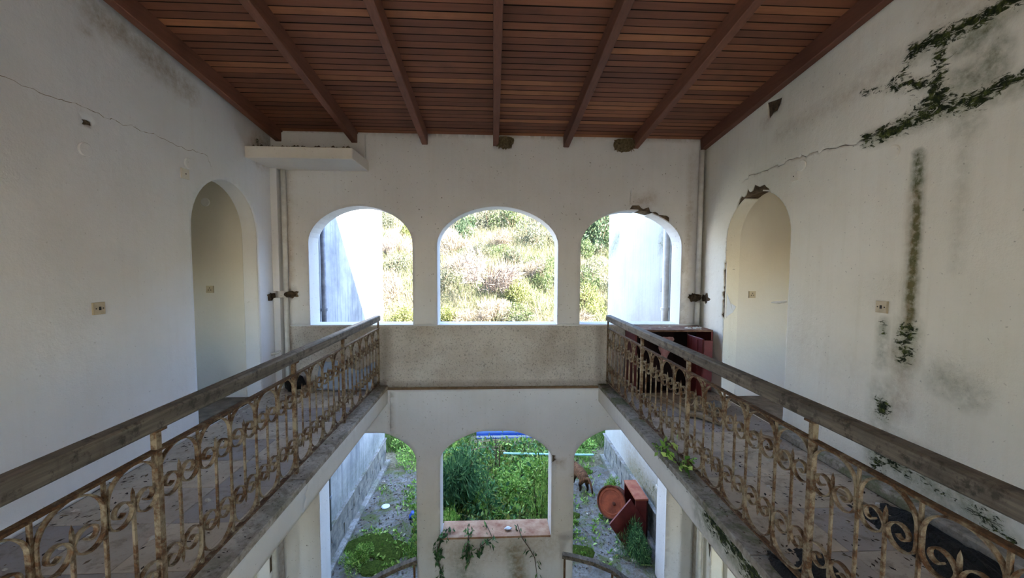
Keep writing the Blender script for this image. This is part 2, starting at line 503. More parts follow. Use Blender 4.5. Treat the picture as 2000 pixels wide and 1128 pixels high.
def slit(line, w, jit=.006, step=.03, seed=0):
    """narrow jagged crack outline along a polyline"""
    rg = np.random.default_rng(seed); line = [np.array(p, float) for p in line]
    pts = []
    for a, b in zip(line[:-1], line[1:]):
        n = max(1, int(np.linalg.norm(b - a) / step))
        pts += [a + (b - a) * k / n for k in range(n)]
    pts.append(line[-1]); pts = np.array(pts); pts[1:-1] += rg.normal(0, jit, (len(pts) - 2, 2))
    t = np.gradient(pts, axis=0); t /= np.linalg.norm(t, axis=1)[:, None] + 1e-9
    nn = np.stack([-t[:, 1], t[:, 0]], 1)
    k = np.linspace(0, 1, len(pts)); ww = w * np.clip(np.minimum(k, 1 - k) * 8, .05, 1) * rg.uniform(.45, 1.2, len(pts))
    return [tuple(p) for p in pts + nn * ww[:, None] / 2] + [tuple(p) for p in (pts - nn * ww[:, None] / 2)[::-1]]

def ragged(cx, cy, rx, ry, n=18, amt=.3, seed=0):
    rg = np.random.default_rng(seed); out = []
    for k in range(n):
        a = 2 * math.pi * k / n; r = 1 + rg.uniform(-amt, amt)
        out.append((cx + rx * r * math.cos(a), cy + ry * r * math.sin(a)))
    return out

def arch_loop(u0, u1, v0, vs, vt, n=22, ex=1.9, clip=None, off=0.0):
    """opening outline: sill v0, springing vs, apex vt; ex = squareness of the curve"""
    u0 -= off; u1 += off; vt += off
    if off and v0 > -50: v0 -= off
    c, a, h = (u0 + u1) / 2, (u1 - u0) / 2, vt - vs
    pts = [(u0, v0), (u1, v0)]
    side = max(2, int((vs - v0) / .12))
    pts += [(u1, v0 + (vs - v0) * k / side) for k in range(1, side)]
    for k in range(n + 1):
        th = math.pi * k / n
        cu, sv = math.cos(th), math.sin(th)
        x = math.copysign(abs(cu) ** (2 / ex), cu); y = abs(sv) ** (2 / ex)
        v = vs + h * y
        if clip is not None: v = min(v, clip)
        pts.append((c + a * x, v))
    pts += [(u0, v0 + (vs - v0) * k / side) for k in range(side - 1, 0, -1)]
    return pts

def lining(name, loop, fn, d0, d1, t, mat, parent, skip=None, base=True):
    """skin of the reveal: follows the loop through the wall thickness"""
    c = np.mean(np.array(loop), 0); mb = MB()
    n = len(loop)
    for i in range(n):
        a, b = loop[i], loop[(i + 1) % n]
        if i == 0 and not base: continue
        m = ((a[0] + b[0]) / 2, (a[1] + b[1]) / 2)
        if skip and skip(*m): continue
        d = np.array(b) - np.array(a); L = np.linalg.norm(d)
        if L < 1e-6: continue
        nn = np.array([d[1], -d[0]]) / L      # outward for a counter-clockwise loop
        ao, bo = np.array(a) + nn * t, np.array(b) + nn * t
        q = [a, b, tuple(bo), tuple(ao)]
        vs = [fn(u, v, d0) for u, v in q] + [fn(u, v, d1) for u, v in q]
        mb.add(vs, [(0, 1, 2, 3), (7, 6, 5, 4), (0, 4, 5, 1), (1, 5, 6, 2), (2, 6, 7, 3), (3, 7, 4, 0)])
    return mb.build(name, mat, parent)

D = 5.3            # far wall, seen face
XL, XR = -2.79, 2.82
SK = .014          # plaster skin

f_far = lambda u, v, d: (u, D + d, v)
f_left = lambda u, v, d: (XL - d, u, v)
f_right = lambda u, v, d: (XR + d, u, v)
def ceil_z(y): return 3.285 + .135 * (D - y)

# ---- far wall ("wall_back"): three arches above, three below
UP = [arch_loop(-2.385, -1.055, .81, 1.89, 2.357), arch_loop(-.735, .862, .81, 1.87, 2.372), arch_loop(1.165, 2.54, .81, 1.88, 2.345)]
LOW = [arch_loop(-2.315, -1.026, -3.0, -1.01, -.60, ex=1.75, clip=-.635), arch_loop(-.711, .806, -2.12, -1.02, -.60, ex=1.7, clip=-.63), arch_loop(1.113, 2.425, -3.0, -1.03, -.60, ex=1.75, clip=-.64)]
core = sheet('wall_back', [(-3.2, -3.0), (3.2, -3.0), (3.2, 3.30), (-3.2, 3.30)],
             [arch_loop(-2.385, -1.055, .81, 1.89, 2.357, off=SK), arch_loop(-.735, .862, .81, 1.87, 2.372, off=SK), arch_loop(1.165, 2.54, .81, 1.88, 2.345, off=SK),
              [(u - SK * (1 if u < -1.6 else -1), v + (SK if v > -2.9 else .005)) for u, v in LOW[0]],
              arch_loop(-.711, .806, -2.12, -1.02, -.60, ex=1.7, clip=-.63 + SK, off=SK),
              [(u - SK * (1 if u < 1.8 else -1), v + (SK if v > -2.9 else .005)) for u, v in LOW[2]]],
             .25, lambda u, v, d: f_far(u, v, d + SK), .275, CORE, None, kind='structure')
# broken rim over the right-hand arch
def bulge(loop, test, amt, seed):
    rg = np.random.default_rng(seed); c = np.mean(np.array(loop), 0); out = []
    for u, v in loop:
        if test(u, v):
            d = np.array((u, v)) - c; d /= np.linalg.norm(d); k = amt * rg.uniform(.35, 1.3)
            out.append((u + d[0] * k, v + d[1] * k))
        else: out.append((u, v))
    return out
fine = densify(UP[2], .03)
upR = bulge(fine, lambda u, v: v > 2.13 and 1.84 < u < 2.36, .055, 5)
pipe_hole_l = ragged(-2.60, 1.215, .085, .045, 20, .35, 3)
pipe_hole_r = ragged(2.73, 1.18, .07, .055, 20, .35, 4)
far_attrs = {'brown': blobs([([(-2.62, 1.4), (-2.58, 3.1)], .05, .5), ([(-2.5, 3.0), (-1.7, 3.0)], .06, .3), ([(1.9, 2.4), (2.1, 2.5)], .12, .6), ([(2.62, .9), (2.66, 3.1)], .06, .5), ([(2.45, .9), (2.62, .84)], .08, .6)]),
             'moss': blobs([([(-2.52, 2.3), (-2.53, 2.42)], .02, .5), ([(1.83, 2.55), (1.9, 2.52)], .02, .5)])}
sheet('plaster', [(XL, .81), (XR, .81), (XR, 3.30), (XL, 3.30)], [UP[0], UP[1], upR, pipe_hole_l, pipe_hole_r,
      slit([(1.83, 2.43), (1.835, 2.62)], .006, .002, .04, 8)], .07, f_far, SK, PL_FAR, core, far_attrs)
for i, L in enumerate(UP):
    lining('reveal', L, f_far, SK + .0006, .30, SK, PL_FAR, core, (lambda u, v: v > 2.3 and 1.95 < u < 2.15) if i == 2 else None)
rough = sheet('parapet_render', [(XL, -.028), (XR, -.028), (XR, .80), (XL, .80)], [], .03, lambda u, v, d: f_far(u, v, d + .004), SK - .004, ROUGH, core,
      {'brown': blobs([([(-1.5, 0), (1.5, 0)], .07, .6), ([(-1.42, 0), (-1.42, .7)], .1, .6), ([(1.45, 0), (1.45, .75)], .08, .5)])},
      lambda P: np.array([-.012 * (mnoise.noise(Vector((u * 26, v * 26, 3)))) - .004 for u, v in P]))
rough['label'] = 'rough cast render of the parapet'
MB().box((XL, D - .015, .795), (XR, D + .02, .812)).build('sill_edge', PL_FAR, core)
MB().box((-1.45, D - .012, -.075), (1.5, D + .01, -.028), None).build('ledge_joint', m_simple('brown joint', lin(92, 74, 54), lin(128, 104, 78), 12, .9, .6), core)
sheet('plaster', [(XL, -3.0), (XR, -3.0), (XR, -.06), (XL, -.06)],
      [[(u, v if v > -2.95 else -2.998) for u, v in LOW[0]], bulge(densify(LOW[1], .03), lambda u, v: u > .7 and -1.1 < v < -1.0, .07, 9), [(u, v if v > -2.95 else -2.998) for u, v in LOW[2]], slit([(-1.36, -.08), (-1.37, -.62)], .005, .003, .06, 2)],
      .07, lambda u, v, d: f_far(u, v, d - .022), SK + .022, PL_FAR, core,
      {'brown': blobs([([(-.65, -2.3), (.75, -2.25)], .3, .55), ([(.35, -2.3), (.4, -2.9)], .12, .9), ([(.8, -1.06), (.95, -1.1)], .06, .9), ([(-1.36, -.1), (-1.37, -.6)], .05, .4)]),
       'wash': blobs([([(.3, -2.3), (.38, -2.95)], .16, 1.0), ([(-.4, -2.4), (-.35, -2.9)], .25, .7)])})
for L in LOW: lining('reveal', L, f_far, SK + .0006, .30, SK, PL_FAR, core, None, base=L is LOW[1])
MB().box((-.70, D - .03, -2.135), (.80, D + .33, -2.108)).build('sill_slab', m_simple('brick red sill', lin(128, 86, 66), lin(176, 148, 122), 7, .9, .4), core)

# ---- side walls with their arched doorways on both floors
def side_wall(name, fn, doors, extra_holes, attrs, mat, spv, disp, skip, bulged):
    d_off = [arch_loop(a, b, v0 - (SK if v0 > -2.9 else -.002), vs, vt + SK, off=0, ex=2.0) for a, b, v0, vs, vt in doors]
    d_off = [[(u - SK if u < (dd[0] + dd[1]) / 2 else u + SK, v) for u, v in L] for L, dd in zip(d_off, doors)]
    top = lambda y: ceil_z(y) + .16
    w = sheet(name, [(-3.5, -3.0), (5.3, -3.0), (5.3, top(5.3)), (-3.5, top(-3.5))], d_off, .4, lambda u, v, d: fn(u, v, d + SK), .16, CORE, None, kind='structure')
    loops = [arch_loop(a, b, v0, vs, vt, ex=2.0) for a, b, v0, vs, vt in doors]
    lo_up = bulged(densify(loops[0], .03)) if bulged else loops[0]
    sheet('plaster', [(1.6, 0), (5.3, 0), (5.3, top(5.3)), (1.6, top(1.6))], [[(u, max(v, .002)) for u, v in lo_up]] + extra_holes[0], spv, fn, SK, mat, w, attrs[0], disp)
    sheet('plaster', [(1.6, -3), (5.3, -3), (5.3, -.2), (1.6, -.2)], [[(u, max(v, -2.998)) for u, v in loops[1]]] + extra_holes[1], .08, fn, SK, mat, w, attrs[1])
    sheet('plaster', [(-3.5, -3), (1.6, -3), (1.6, top(1.6)), (-3.5, top(-3.5))], [], .5, fn, SK, mat, w)
    for i, L in enumerate(loops):
        lining('reveal', L, fn, SK + .0006, .17, SK, mat, w, skip if i == 0 else None, base=False)
    return w

crackL = [(2.0, 2.66), (2.46, 2.655), (2.69, 2.647), (2.91, 2.66), (3.13, 2.646), (3.49, 2.66), (3.72, 2.635), (4.105, 2.655), (4.16, 2.55)]
wl = side_wall('wall_left', f_left, [(3.85, 4.885, 0, 1.93, 2.47), (3.9, 4.95, -3, -1.15, -.7)],
    ([ragged(2.935, 2.566, .035, .022, 14, .4, 5), ragged(5.16, 1.2, .1, .05, 14, .35, 15)],
     [[(5.27, -1.95), (5.29, -1.85), (5.22, -1.9), (5.1, -2.0), (5.02, -2.02), (4.93, -2.1), (4.94, -2.3), (5.04, -2.28), (5.1, -2.12), (5.2, -2.05)]]),
    ({'brown': blobs([([(3.05, 3.33), (3.25, 3.33)], .13, .8), ([(3.45, 3.27), (3.9, 3.19)], .16, .75), ([(5.0, 2.95), (5.25, 3.0)], .25, 1), ([(2.95, 3.2), (2.98, 3.18)], .05, .6), ([(5.29, 0.2), (5.29, 2.8)], .07, .7)]),
      'moss': blobs([([(4.96, 3.05), (5.1, 2.96)], .1, .35)]),
      'wash': blobs([([(2.6, 3.45), (3.6, 3.3)], .16, .35), ([(2.0, 3.3), (2.7, 3.5)], .2, .25)])},
     {'brown': blobs([([(5.2, -.3), (5.2, -3)], .12, .8)])}),
    PL_LEFT, .05, None, None, None)

def crack_ribbon(line, fn, parent, w, mat, seed, label):
    rg = np.random.default_rng(seed); pts = []
    for a, b in zip(line[:-1], line[1:]):
        a, b = np.array(a), np.array(b); n = max(1, int(np.linalg.norm(b - a) / .03)); pts += [a + (b - a) * k / n for k in range(n)]
    pts = np.array(pts + [np.array(line[-1])]); pts += rg.normal(0, .006, pts.shape)
    mb = MB()
    for p, q in zip(pts[:-1], pts[1:]):
        ww = w * rg.uniform(.3, 1.1); n = np.array([-(q - p)[1], (q - p)[0]]); n = n / (np.linalg.norm(n) + 1e-9) * ww
        mb.add([fn(*(p - n), -.0006), fn(*(q - n), -.0006), fn(*(q + n), -.0006), fn(*(p + n), -.0006)], [(0, 1, 2, 3)])
    mb.build('crack', mat, parent)['label'] = label
crack_ribbon(crackL, f_left, wl, .0022, m_simple('crack line', lin(150, 138, 122), lin(118, 104, 88)), 4, 'fine hairline crack above the left doorway')
crackR = [(4.45, 2.56), (4.37, 2.596), (4.04, 2.602), (3.75, 2.615), (3.51, 2.600), (3.19, 2.585), (2.92, 2.563)]
doorR_bul = lambda L: bulge(bulge(L, lambda u, v: v > 2.28 and u > 4.0, .07, 11), lambda u, v: u > 4.6 and .95 < v < 1.62, .045, 12)
moss_items = [([(2.95, 2.565), (2.8, 2.56), (2.68, 2.575), (2.56, 2.585)], .055, 1.0), ([(2.56, 2.585), (2.42, 2.60), (2.29, 2.605), (2.12, 2.612), (1.9, 2.6)], .05, .8),
              ([(2.64, 2.60), (2.52, 2.68), (2.45, 2.66)], .07, .9), ([(2.35, 2.59), (2.25, 2.59)], .07, .95),
              ([(2.66, 3.0), (2.63, 3.06), (2.5, 3.06), (2.36, 3.04), (2.24, 3.04), (2.13, 3.06), (1.95, 3.1)], .055, .9), ([(2.30, 3.035), (2.15, 3.05), (2.0, 3.08)], .075, .8),
              ([(2.99, 2.93), (2.86, 2.89)], .03, .6), ([(2.78, 2.88), (2.71, 2.86), (2.62, 2.82), (2.55, 2.80)], .05, .75), ([(2.73, 2.92), (2.72, 2.85)], .05, .75),
              ([(2.47, 2.93), (2.46, 2.84), (2.50, 2.72), (2.50, 2.62)], .055, .85),
              ([(2.56, 1.15), (2.57, 1.06)], .075, .85), ([(2.56, 1.02), (2.58, .97)], .055, .7), ([(2.742, 1.19), (2.742, 1.12)], .035, .6), ([(2.71, .60), (2.71, .54)], .06, .75),
              ([(2.73, .30), (2.72, .18)], .08, .7), ([(2.6, .28), (2.5, .2)], .09, .6), ([(2.42, .2), (2.3, .19)], .08, .5), ([(2.16, .19), (2.02, .16)], .06, .55)]
wash_items = [([(2.33, 2.92), (2.22, 2.96)], .09, 1.), ([(2.36, 2.74), (2.2, 2.72), (2.2, 2.82)], .12, .9), ([(2.567, 2.35), (2.562, 2.1), (2.558, 1.68), (2.562, 1.2)], .05, 1.5), ([(2.558, 2.0), (2.562, 1.3)], .03, 2.2), ([(2.565, 2.2), (2.56, 1.3)], .07, .55), ([(2.57, 1.2), (2.58, .95)], .12, .6),
              ([(2.735, 1.2), (2.735, .9)], .06, .65), ([(2.31, 2.4), (2.31, 1.6)], .06, .25), ([(2.7, .3), (2.1, .18)], .22, .7), ([(2.71, .7), (2.72, .45)], .14, .5), ([(2.33, .9), (2.2, .85)], .14, .55), ([(2.3, 2.55), (2.3, 2.45)], .12, .5), ([(5.28, .85), (5.28, 3.1)], .05, .4)]
brown_items = [([(2.8, 3.05), (3.3, 2.95), (3.9, 2.9)], .12, .35), ([(2.45, 3.25), (2.2, 3.25)], .25, .4), ([(2.575, 2.1), (2.57, 1.2)], .06, .6), ([(2.6, .93), (2.58, .6)], .1, .5), ([(3.6, .9), (2.9, .8)], .25, .15), ([(3.95, 3.2), (4.1, 3.1)], .12, .5), ([(2.62, 1.0), (2.55, .98)], .1, .5)]
peel_items = [([(2.55, .93), (2.45, .75), (2.38, .55)], .22, 1.), ([(2.35, .95), (2.2, .9)], .15, .9), ([(2.95, .7), (2.93, .35)], .07, .9), ([(3.6, .06), (2.9, .06), (2.0, .08)], .16, .9), ([(2.45, .5), (2.4, .2)], .2, .8), ([(2.72, 1.45), (2.9, 1.4)], .14, .5)]
mossf, peelf = blobs(moss_items), blobs(peel_items)
moss_items = [(l, r * 1.45, st * .95) for l, r, st in moss_items] + [([(2.56, 1.75), (2.56, 1.4)], .02, .35), ([(2.75, .26), (2.62, .26)], .1, .7), ([(2.44, 2.98), (2.40, 2.9)], .05, .5), ([(2.62, 2.72), (2.6, 2.62)], .05, .55), ([(2.4, 2.63), (2.3, 2.64)], .06, .5), ([(2.1, .2), (1.95, .12)], .07, .6)]
wash_items += [([(2.9, 2.55), (2.4, 2.57), (2.0, 2.58)], .09, .55), ([(2.6, 3.0), (2.1, 3.0)], .08, .4), ([(2.74, .28), (2.55, .24)], .16, .9)]
mossf = blobs(moss_items)
def dispR(P):
    m, p = mossf(P), peelf(P)
    nz = np.array([mnoise.noise(Vector((u * 30, v * 30, 1.7))) for u, v in P])
    return -(np.clip(m * 1.2 + nz * .9 - .35, 0, 1) * .012 + p * np.clip(nz, 0, 1) * .014)
wr = side_wall('wall_right', f_right, [(3.68, 4.73, 0, 1.90, 2.40), (3.75, 4.82, -3, -1.15, -.7)],
    ([slit(crackR, .007, .010, .04, 2), [(4.10, 3.29), (4.0, 3.27), (3.88, 3.255), (3.90, 3.20), (3.94, 3.15), (3.99, 3.15), (4.05, 3.11), (4.07, 3.16), (4.08, 3.22)],
      ragged(5.17, 1.18, .1, .06, 16, .35, 21)],
     [ragged(5.12, -1.86, .14, .06, 20, .3, 6), ragged(4.96, -1.93, .05, .08, 14, .3, 7), [(4.825, -1.75), (4.85, -1.9), (4.83, -2.05), (4.86, -2.2), (4.90, -2.0), (4.88, -1.82)]]),
    ({'moss': mossf, 'wash': blobs(wash_items), 'brown': blobs(brown_items), 'peel': peelf},
     {'brown': blobs([([(5.25, -.3), (5.25, -3)], .14, .7), ([(4.8, -2), (4.78, -3)], .1, .6)])}),
    PL_RIGHT, .026, dispR, lambda u, v: (v > 2.34 and u > 4.1), doorR_bul)

# hanging plaster flakes at the broken right doorway
def flake(name, pts, label, cat, t=.008):
    mb = MB(); n = len(pts)
    c = sum((Vector(p) for p in pts), Vector()) / n
    nn = (Vector(pts[1]) - Vector(pts[0])).cross(Vector(pts[2]) - Vector(pts[0])).normalized() * t
    mb.add([Vector(p) for p in pts] + [Vector(p) + nn for p in pts], [tuple(range(n)), tuple(reversed(range(n, 2 * n)))] + [(i, n + i, n + (i + 1) % n, (i + 1) % n) for i in range(n)])
    o = mb.build(name, PL_RIGHT); return tag(o, label, cat)
flake('plaster_flake', [(2.84, 4.70, 1.28), (2.86, 4.64, 1.16), (2.87, 4.56, 1.13), (2.86, 4.60, 1.06), (2.84, 4.70, .99)], 'curled plaster flake peeling off the left jamb of the broken right doorway', 'plaster flake')

# ---- side rooms behind the doorways
def side_room(sgn, x0, x1, yend, matw, hw, wt):
    nm = 'wall_side_room'
    a, b = sorted((x0, x1))
    for z0, z1, tag_ in ((-.0, 2.9, 'upper'), (-3.0, -.3, 'lower')):
        o = MB().box((a, yend, z0), (b, yend + .12, z1)).build(nm, matw); o['kind'] = 'structure'
        MB().box((a, yend - .012, z0), (b, yend, z0 + .085), None, .003).build('skirting', matw, o)
        xo = x1 if sgn < 0 else x1
        o = MB().box((min(xo, xo + sgn * .12), yend - 3.2, z0), (max(xo, xo + sgn * .12), yend + .12, z1)).build(nm, matw); o['kind'] = 'structure'
        m_ = (a + b) / 2
        sheet(nm, [(a, z0), (b, z0), (b, z1), (a, z1)], [[(m_ - hw, z0 + .7), (m_ + hw, z0 + .7), (m_ + hw, z0 + wt), (m_ - hw, z0 + wt)]], .5, lambda u, v, d: (u, yend - 3.2 - d, v), .12, matw, None, kind='structure')
        o = MB().box((a, yend - 3.2, z1), (b, yend + .12, z1 + .1)).build('ceiling', matw); o['kind'] = 'structure'
        o = MB().box((a, yend - 3.2, z0 - .12), (b, yend + .12, z0 - .002)).build('floor', GROUT); o['kind'] = 'structure'
side_room(-1, XL - .172, -4.8, 4.885, PL_ROOM, .28, 1.7)
side_room(1, XR + .172, 4.8, 4.735, PL_ROOM, .40, 1.8)

# ---- roof: boarding, planks, rafters
roof = MB()
roof.add([(-5.4, -3.6, ceil_z(-3.6) + .03), (5.4, -3.6, ceil_z(-3.6) + .03), (5.4, 5.66, ceil_z(5.66) + .03), (-5.4, 5.66, ceil_z(5.66) + .03)] +
         [(-5.4, -3.6, ceil_z(-3.6) + .22), (5.4, -3.6, ceil_z(-3.6) + .22), (5.4, 5.66, ceil_z(5.66) + .22), (-5.4, 5.66, ceil_z(5.66) + .22)],
         [(0, 1, 2, 3), (7, 6, 5, 4), (0, 4, 5, 1), (1, 5, 6, 2), (2, 6, 7, 3), (3, 7, 4, 0)])
ceiling = roof.build('ceiling', CEIL); ceiling['kind'] = 'structure'
RX = [-2.70, -1.745, -.88, .032, .958, 1.87, 2.765]
sl = math.atan(.135)
pl_me = {}
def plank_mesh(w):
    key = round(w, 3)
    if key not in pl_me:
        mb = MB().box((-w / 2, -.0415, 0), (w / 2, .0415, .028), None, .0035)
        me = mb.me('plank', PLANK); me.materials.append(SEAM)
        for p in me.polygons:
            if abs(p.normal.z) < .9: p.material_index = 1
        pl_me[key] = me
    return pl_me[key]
bays = [(-2.79, -1.745), (-1.745, .032), (.032, .958), (.958, 1.87), (1.87, 2.82)]
bays2 = [(-2.79, -.88), (-.88, .032), (.032, 1.87), (1.87, 2.82)]
row = 0; y = D - .042
while y > 2.35:
    for a, b in (bays if row % 2 else bays2):
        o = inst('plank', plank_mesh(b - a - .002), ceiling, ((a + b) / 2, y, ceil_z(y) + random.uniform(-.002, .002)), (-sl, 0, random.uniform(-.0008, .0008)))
    y -= .0858; row += 1
tail = MB()
while y > -3.5:
    tail.box((XL, y - .0405, ceil_z(y)), (XR, y + .0405, ceil_z(y) + .028)); y -= .0858
tail.build('plank_run', PLANK, ceiling)['kind'] = 'stuff'
rmb = MB().box((-.037, -4.45, -.155), (.037, 4.45, 0), None, .006).me('rafter', RAFTER)
for i, x in enumerate(RX):
    yc = .87
    o = inst('rafter', rmb, ceiling, (x, yc, ceil_z(yc)), (-sl, 0, random.uniform(-.003, .003)))
    if i in (0, 6): o['label'] = 'darker rafter lying along the wall'

# concrete shelf in the top left corner
mb = MB().box((-2.79, 4.70, 2.795), (-1.60, 5.30, 2.925), None, .006)
shelf = mb.build('wall_shelf', m_plaster('shelf plaster', lin(222, 216, 206), lin(190, 182, 168), .3, .3, .3, .1))
tag(shelf, 'thick white plastered concrete shelf across the left corner below the ceiling', 'shelf')
crumb = MB()
for k in range(46):
    s = random.uniform(.006, .022); x = random.uniform(-2.7, -1.62); yy = 4.705 + random.random() ** 2 * .1
    crumb.add([Vector((x, yy, 2.925)) + Vector(v) * s for v in ((-1, -1, 0), (1.3, -.8, 0), (.9, 1.1, 0), (-1.1, .9, 0), (0, 0, 1.1))], [(0, 1, 4), (1, 2, 4), (2, 3, 4), (3, 0, 4)])
crumb.build('broken_rim', CORE, shelf)['kind'] = 'stuff'
MB().box((-2.79, 5.24, 2.925), (-1.63, 5.30, 3.25)).build('wall_step', PL_FAR, core)

# corner pipes and chases
def pipe(name, pts, r, mat, label, bits=()):
    o = thing(name, label, 'pipe', pts[0])
    base = Vector(pts[0])
    MB().tube([Vector(p) - base for p in pts], r, 14).build('tube', mat, o, True)
    for (z, rr) in bits:
        c = Vector(pts[0]) - base; p0 = Vector((0, 0, z - base.z))
        MB().tube([p0 + Vector((0, 0, -.018)), p0 + Vector((0, 0, .018))], rr, 14).build('collar', mat, o)
    return o
pipe('drain_pipe', [(-2.655, 5.255, 2.79), (-2.655, 5.255, 1.25)], .03, PIPEM, 'upper white drain pipe in the left corner above the broken hole')
pipe('drain_pipe', [(-2.66, 5.255, 1.17), (-2.66, 5.255, 0)], .03, PIPEM, 'lower white drain pipe in the left corner below the broken hole')
pipe('drain_pipe', [(2.755, 5.25, 3.13), (2.757, 5.25, 1.24)], .033, PIPEM, 'upper white drain pipe in the right corner above the dark hole')
pipe('drain_pipe', [(2.757, 5.25, 1.12), (2.757, 5.25, .82)], .033, PIPEM, 'short white drain pipe standing behind the maroon cupboard')
ch = MB().box((-2.79, 5.20, -.0), (-2.71, 5.30, 1.17)).box((-2.79, 5.20, 1.26), (-2.71, 5.30, 2.795)).build('trim_1', PL_LEFT); ch['kind'] = 'structure'
pipe('drain_pipe', [(-2.735, 4.955, -.25), (-2.735, 4.955, -3)], .035, PIPEM, 'white drain pipe on the lower left wall under the gallery')
pipe('drain_pipe', [(2.76, 5.0, -.2), (2.76, 5.0, -3)], .035, PIPEM, 'white drain pipe on the lower right wall under the gallery')
# dark mortar lumps in the broken holes
def lump(name, loc, s, label, seed, mat=NEST, cat='mud lump'):
    bm = bmesh.new(); bmesh.ops.create_icosphere(bm, subdivisions=2, radius=1)
    for v in bm.verts:
        k = 1 + .5 * mnoise.noise(v.co * 1.9 + Vector((seed, 0, 0)))
        v.co = Vector((v.co.x * s[0], v.co.y * s[1], v.co.z * s[2])) * k
    me = bpy.data.meshes.new(name); bm.to_mesh(me); bm.free(); me.materials.append(mat)
    o = inst(name, me, None, loc); return tag(o, label, cat)
DARKM = m_simple('black broken mortar', lin(40, 32, 25), lin(108, 90, 68), 26, .95, 1., .1, bd=.03)
lump('mortar_lump', (-2.63, 5.27, 1.215), (.075, .05, .038), 'dark broken mortar where the left corner pipe is cut', 3, DARKM, 'mortar')
lump('mortar_lump', (2.74, 5.26, 1.18), (.07, .045, .05), 'dark broken mortar where the right corner pipe is cut', 5, DARKM, 'mortar')
lump('mortar_lump', (-2.74, 5.2, -1.93), (.03, .07, .06), 'dark broken mortar in the wall under the left gallery', 8, DARKM, 'mortar')
lump('mortar_lump', (2.77, 5.16, -1.86), (.03, .1, .055), 'dark broken mortar in the wall under the right gallery', 9, DARKM, 'mortar')

# ---- galleries: slab, tiles, edge strip
def gallery(sgn, xw, xe, idx, strip_mat):
    a, b = sorted((xw, xe))
    fl = MB().box((a, -3.5, -.235), (b, D - .012, -.012)).build('floor', SLABSIDE); fl['kind'] = 'structure'
    # edge strip: separate worn pieces along the void
    xs = xe - sgn * .0; xi = xe - sgn * .17
    yy = D - .012; k = 0
    while yy > .2:
        L = random.uniform(.95, 1.25)
        o = MB().box((min(xs + sgn * .012, xi), yy - L + .004, -.045), (max(xs + sgn * .012, xi), yy, .002 + random.uniform(-.002, .003)), None, .006).build('edge_slab', strip_mat, fl)
        yy -= L; k += 1
    t = .402
    nx = int(math.ceil(abs(xi - xw) / t))
    tm = MB().box((-t / 2 + .002, -t / 2 + .002, -.012), (t / 2 - .002, t / 2 - .002, 0), None, .0015).me('floor_tile', TILE)
    y0 = D - .012
    ry = 0
    while y0 - ry * t > .9:
        for c in range(nx):
            w = min(t, abs(xi - xw) - c * t)
            x = xw + -sgn * -1 * 0
            xc = xw + (1 if xi > xw else -1) * (c * t + w / 2)
            inst('floor_tile', tm, fl, (xc, y0 - (ry + .5) * t, random.uniform(-.001, .0015)), (0, 0, 0), (w / t, 1, 1))
        ry += 1
    return fl
gl = gallery(1, XL, -1.40, 1, STRIP)
gr = gallery(-1, XR, 1.44, 2, STRIP_R)
sheet('fascia', [(.96, -.233), (5.28, -.233), (5.28, -.047), (.96, -.047)], [], .03, lambda u, v, d: (1.4355 + d, u, v), .004, SLABSIDE, gr,
      {'moss': blobs([([(1.5, -.12), (2.2, -.08), (2.5, -.055)], .12, .8), ([(2.5, -.05), (3.3, -.05)], .03, .45)]), 'wash': blobs([([(1.4, -.15), (2.6, -.1)], .16, .8)])})
sheet('fascia', [(.96, -.233), (5.28, -.233), (5.28, -.047), (.96, -.047)], [slit([(3.0, -.05), (2.94, -.1), (2.97, -.14), (2.92, -.22)], .005, .008, .03, 3)], .05, lambda u, v, d: (-1.3955 - d, u, v), .004, SLABSIDE, gl)
# walk where the photographer stands, joining both galleries
o = MB().box((-1.40, -3.5, -.235), (1.44, .95, 0)).build('floor', SLABSIDE); o['kind'] = 'structure'
# low kerb along the right wall, cracked skirting on the left
o = MB().box((2.70, 1.6, 0), (2.82, 3.66, .075), None, .012).build('baseboard_right', STRIP_R); o['kind'] = 'structure'
o = MB().box((-3.2, -3.6, -3.12), (3.2, 5.58, -3.0)).build('floor', CONC); o['kind'] = 'structure'
# lintel over the open back of the hall
FRONT = [arch_loop(-1.9, -1.2, 1.0, 1.8, 2.15), arch_loop(-.45, .45, .02, 1.8, 2.2), arch_loop(1.2, 1.9, 1.0, 1.8, 2.15), arch_loop(-.7, .7, -2.98, -1.1, -.75)]
sheet('wall_front', [(-3.2, -3.0), (3.2, -3.0), (3.2, ceil_z(-3.5) + .1), (-3.2, ceil_z(-3.5) + .1)], FRONT, .4, lambda u, v, d: (u, -3.5 - d, v), .25, PL_FAR, None, kind='structure')

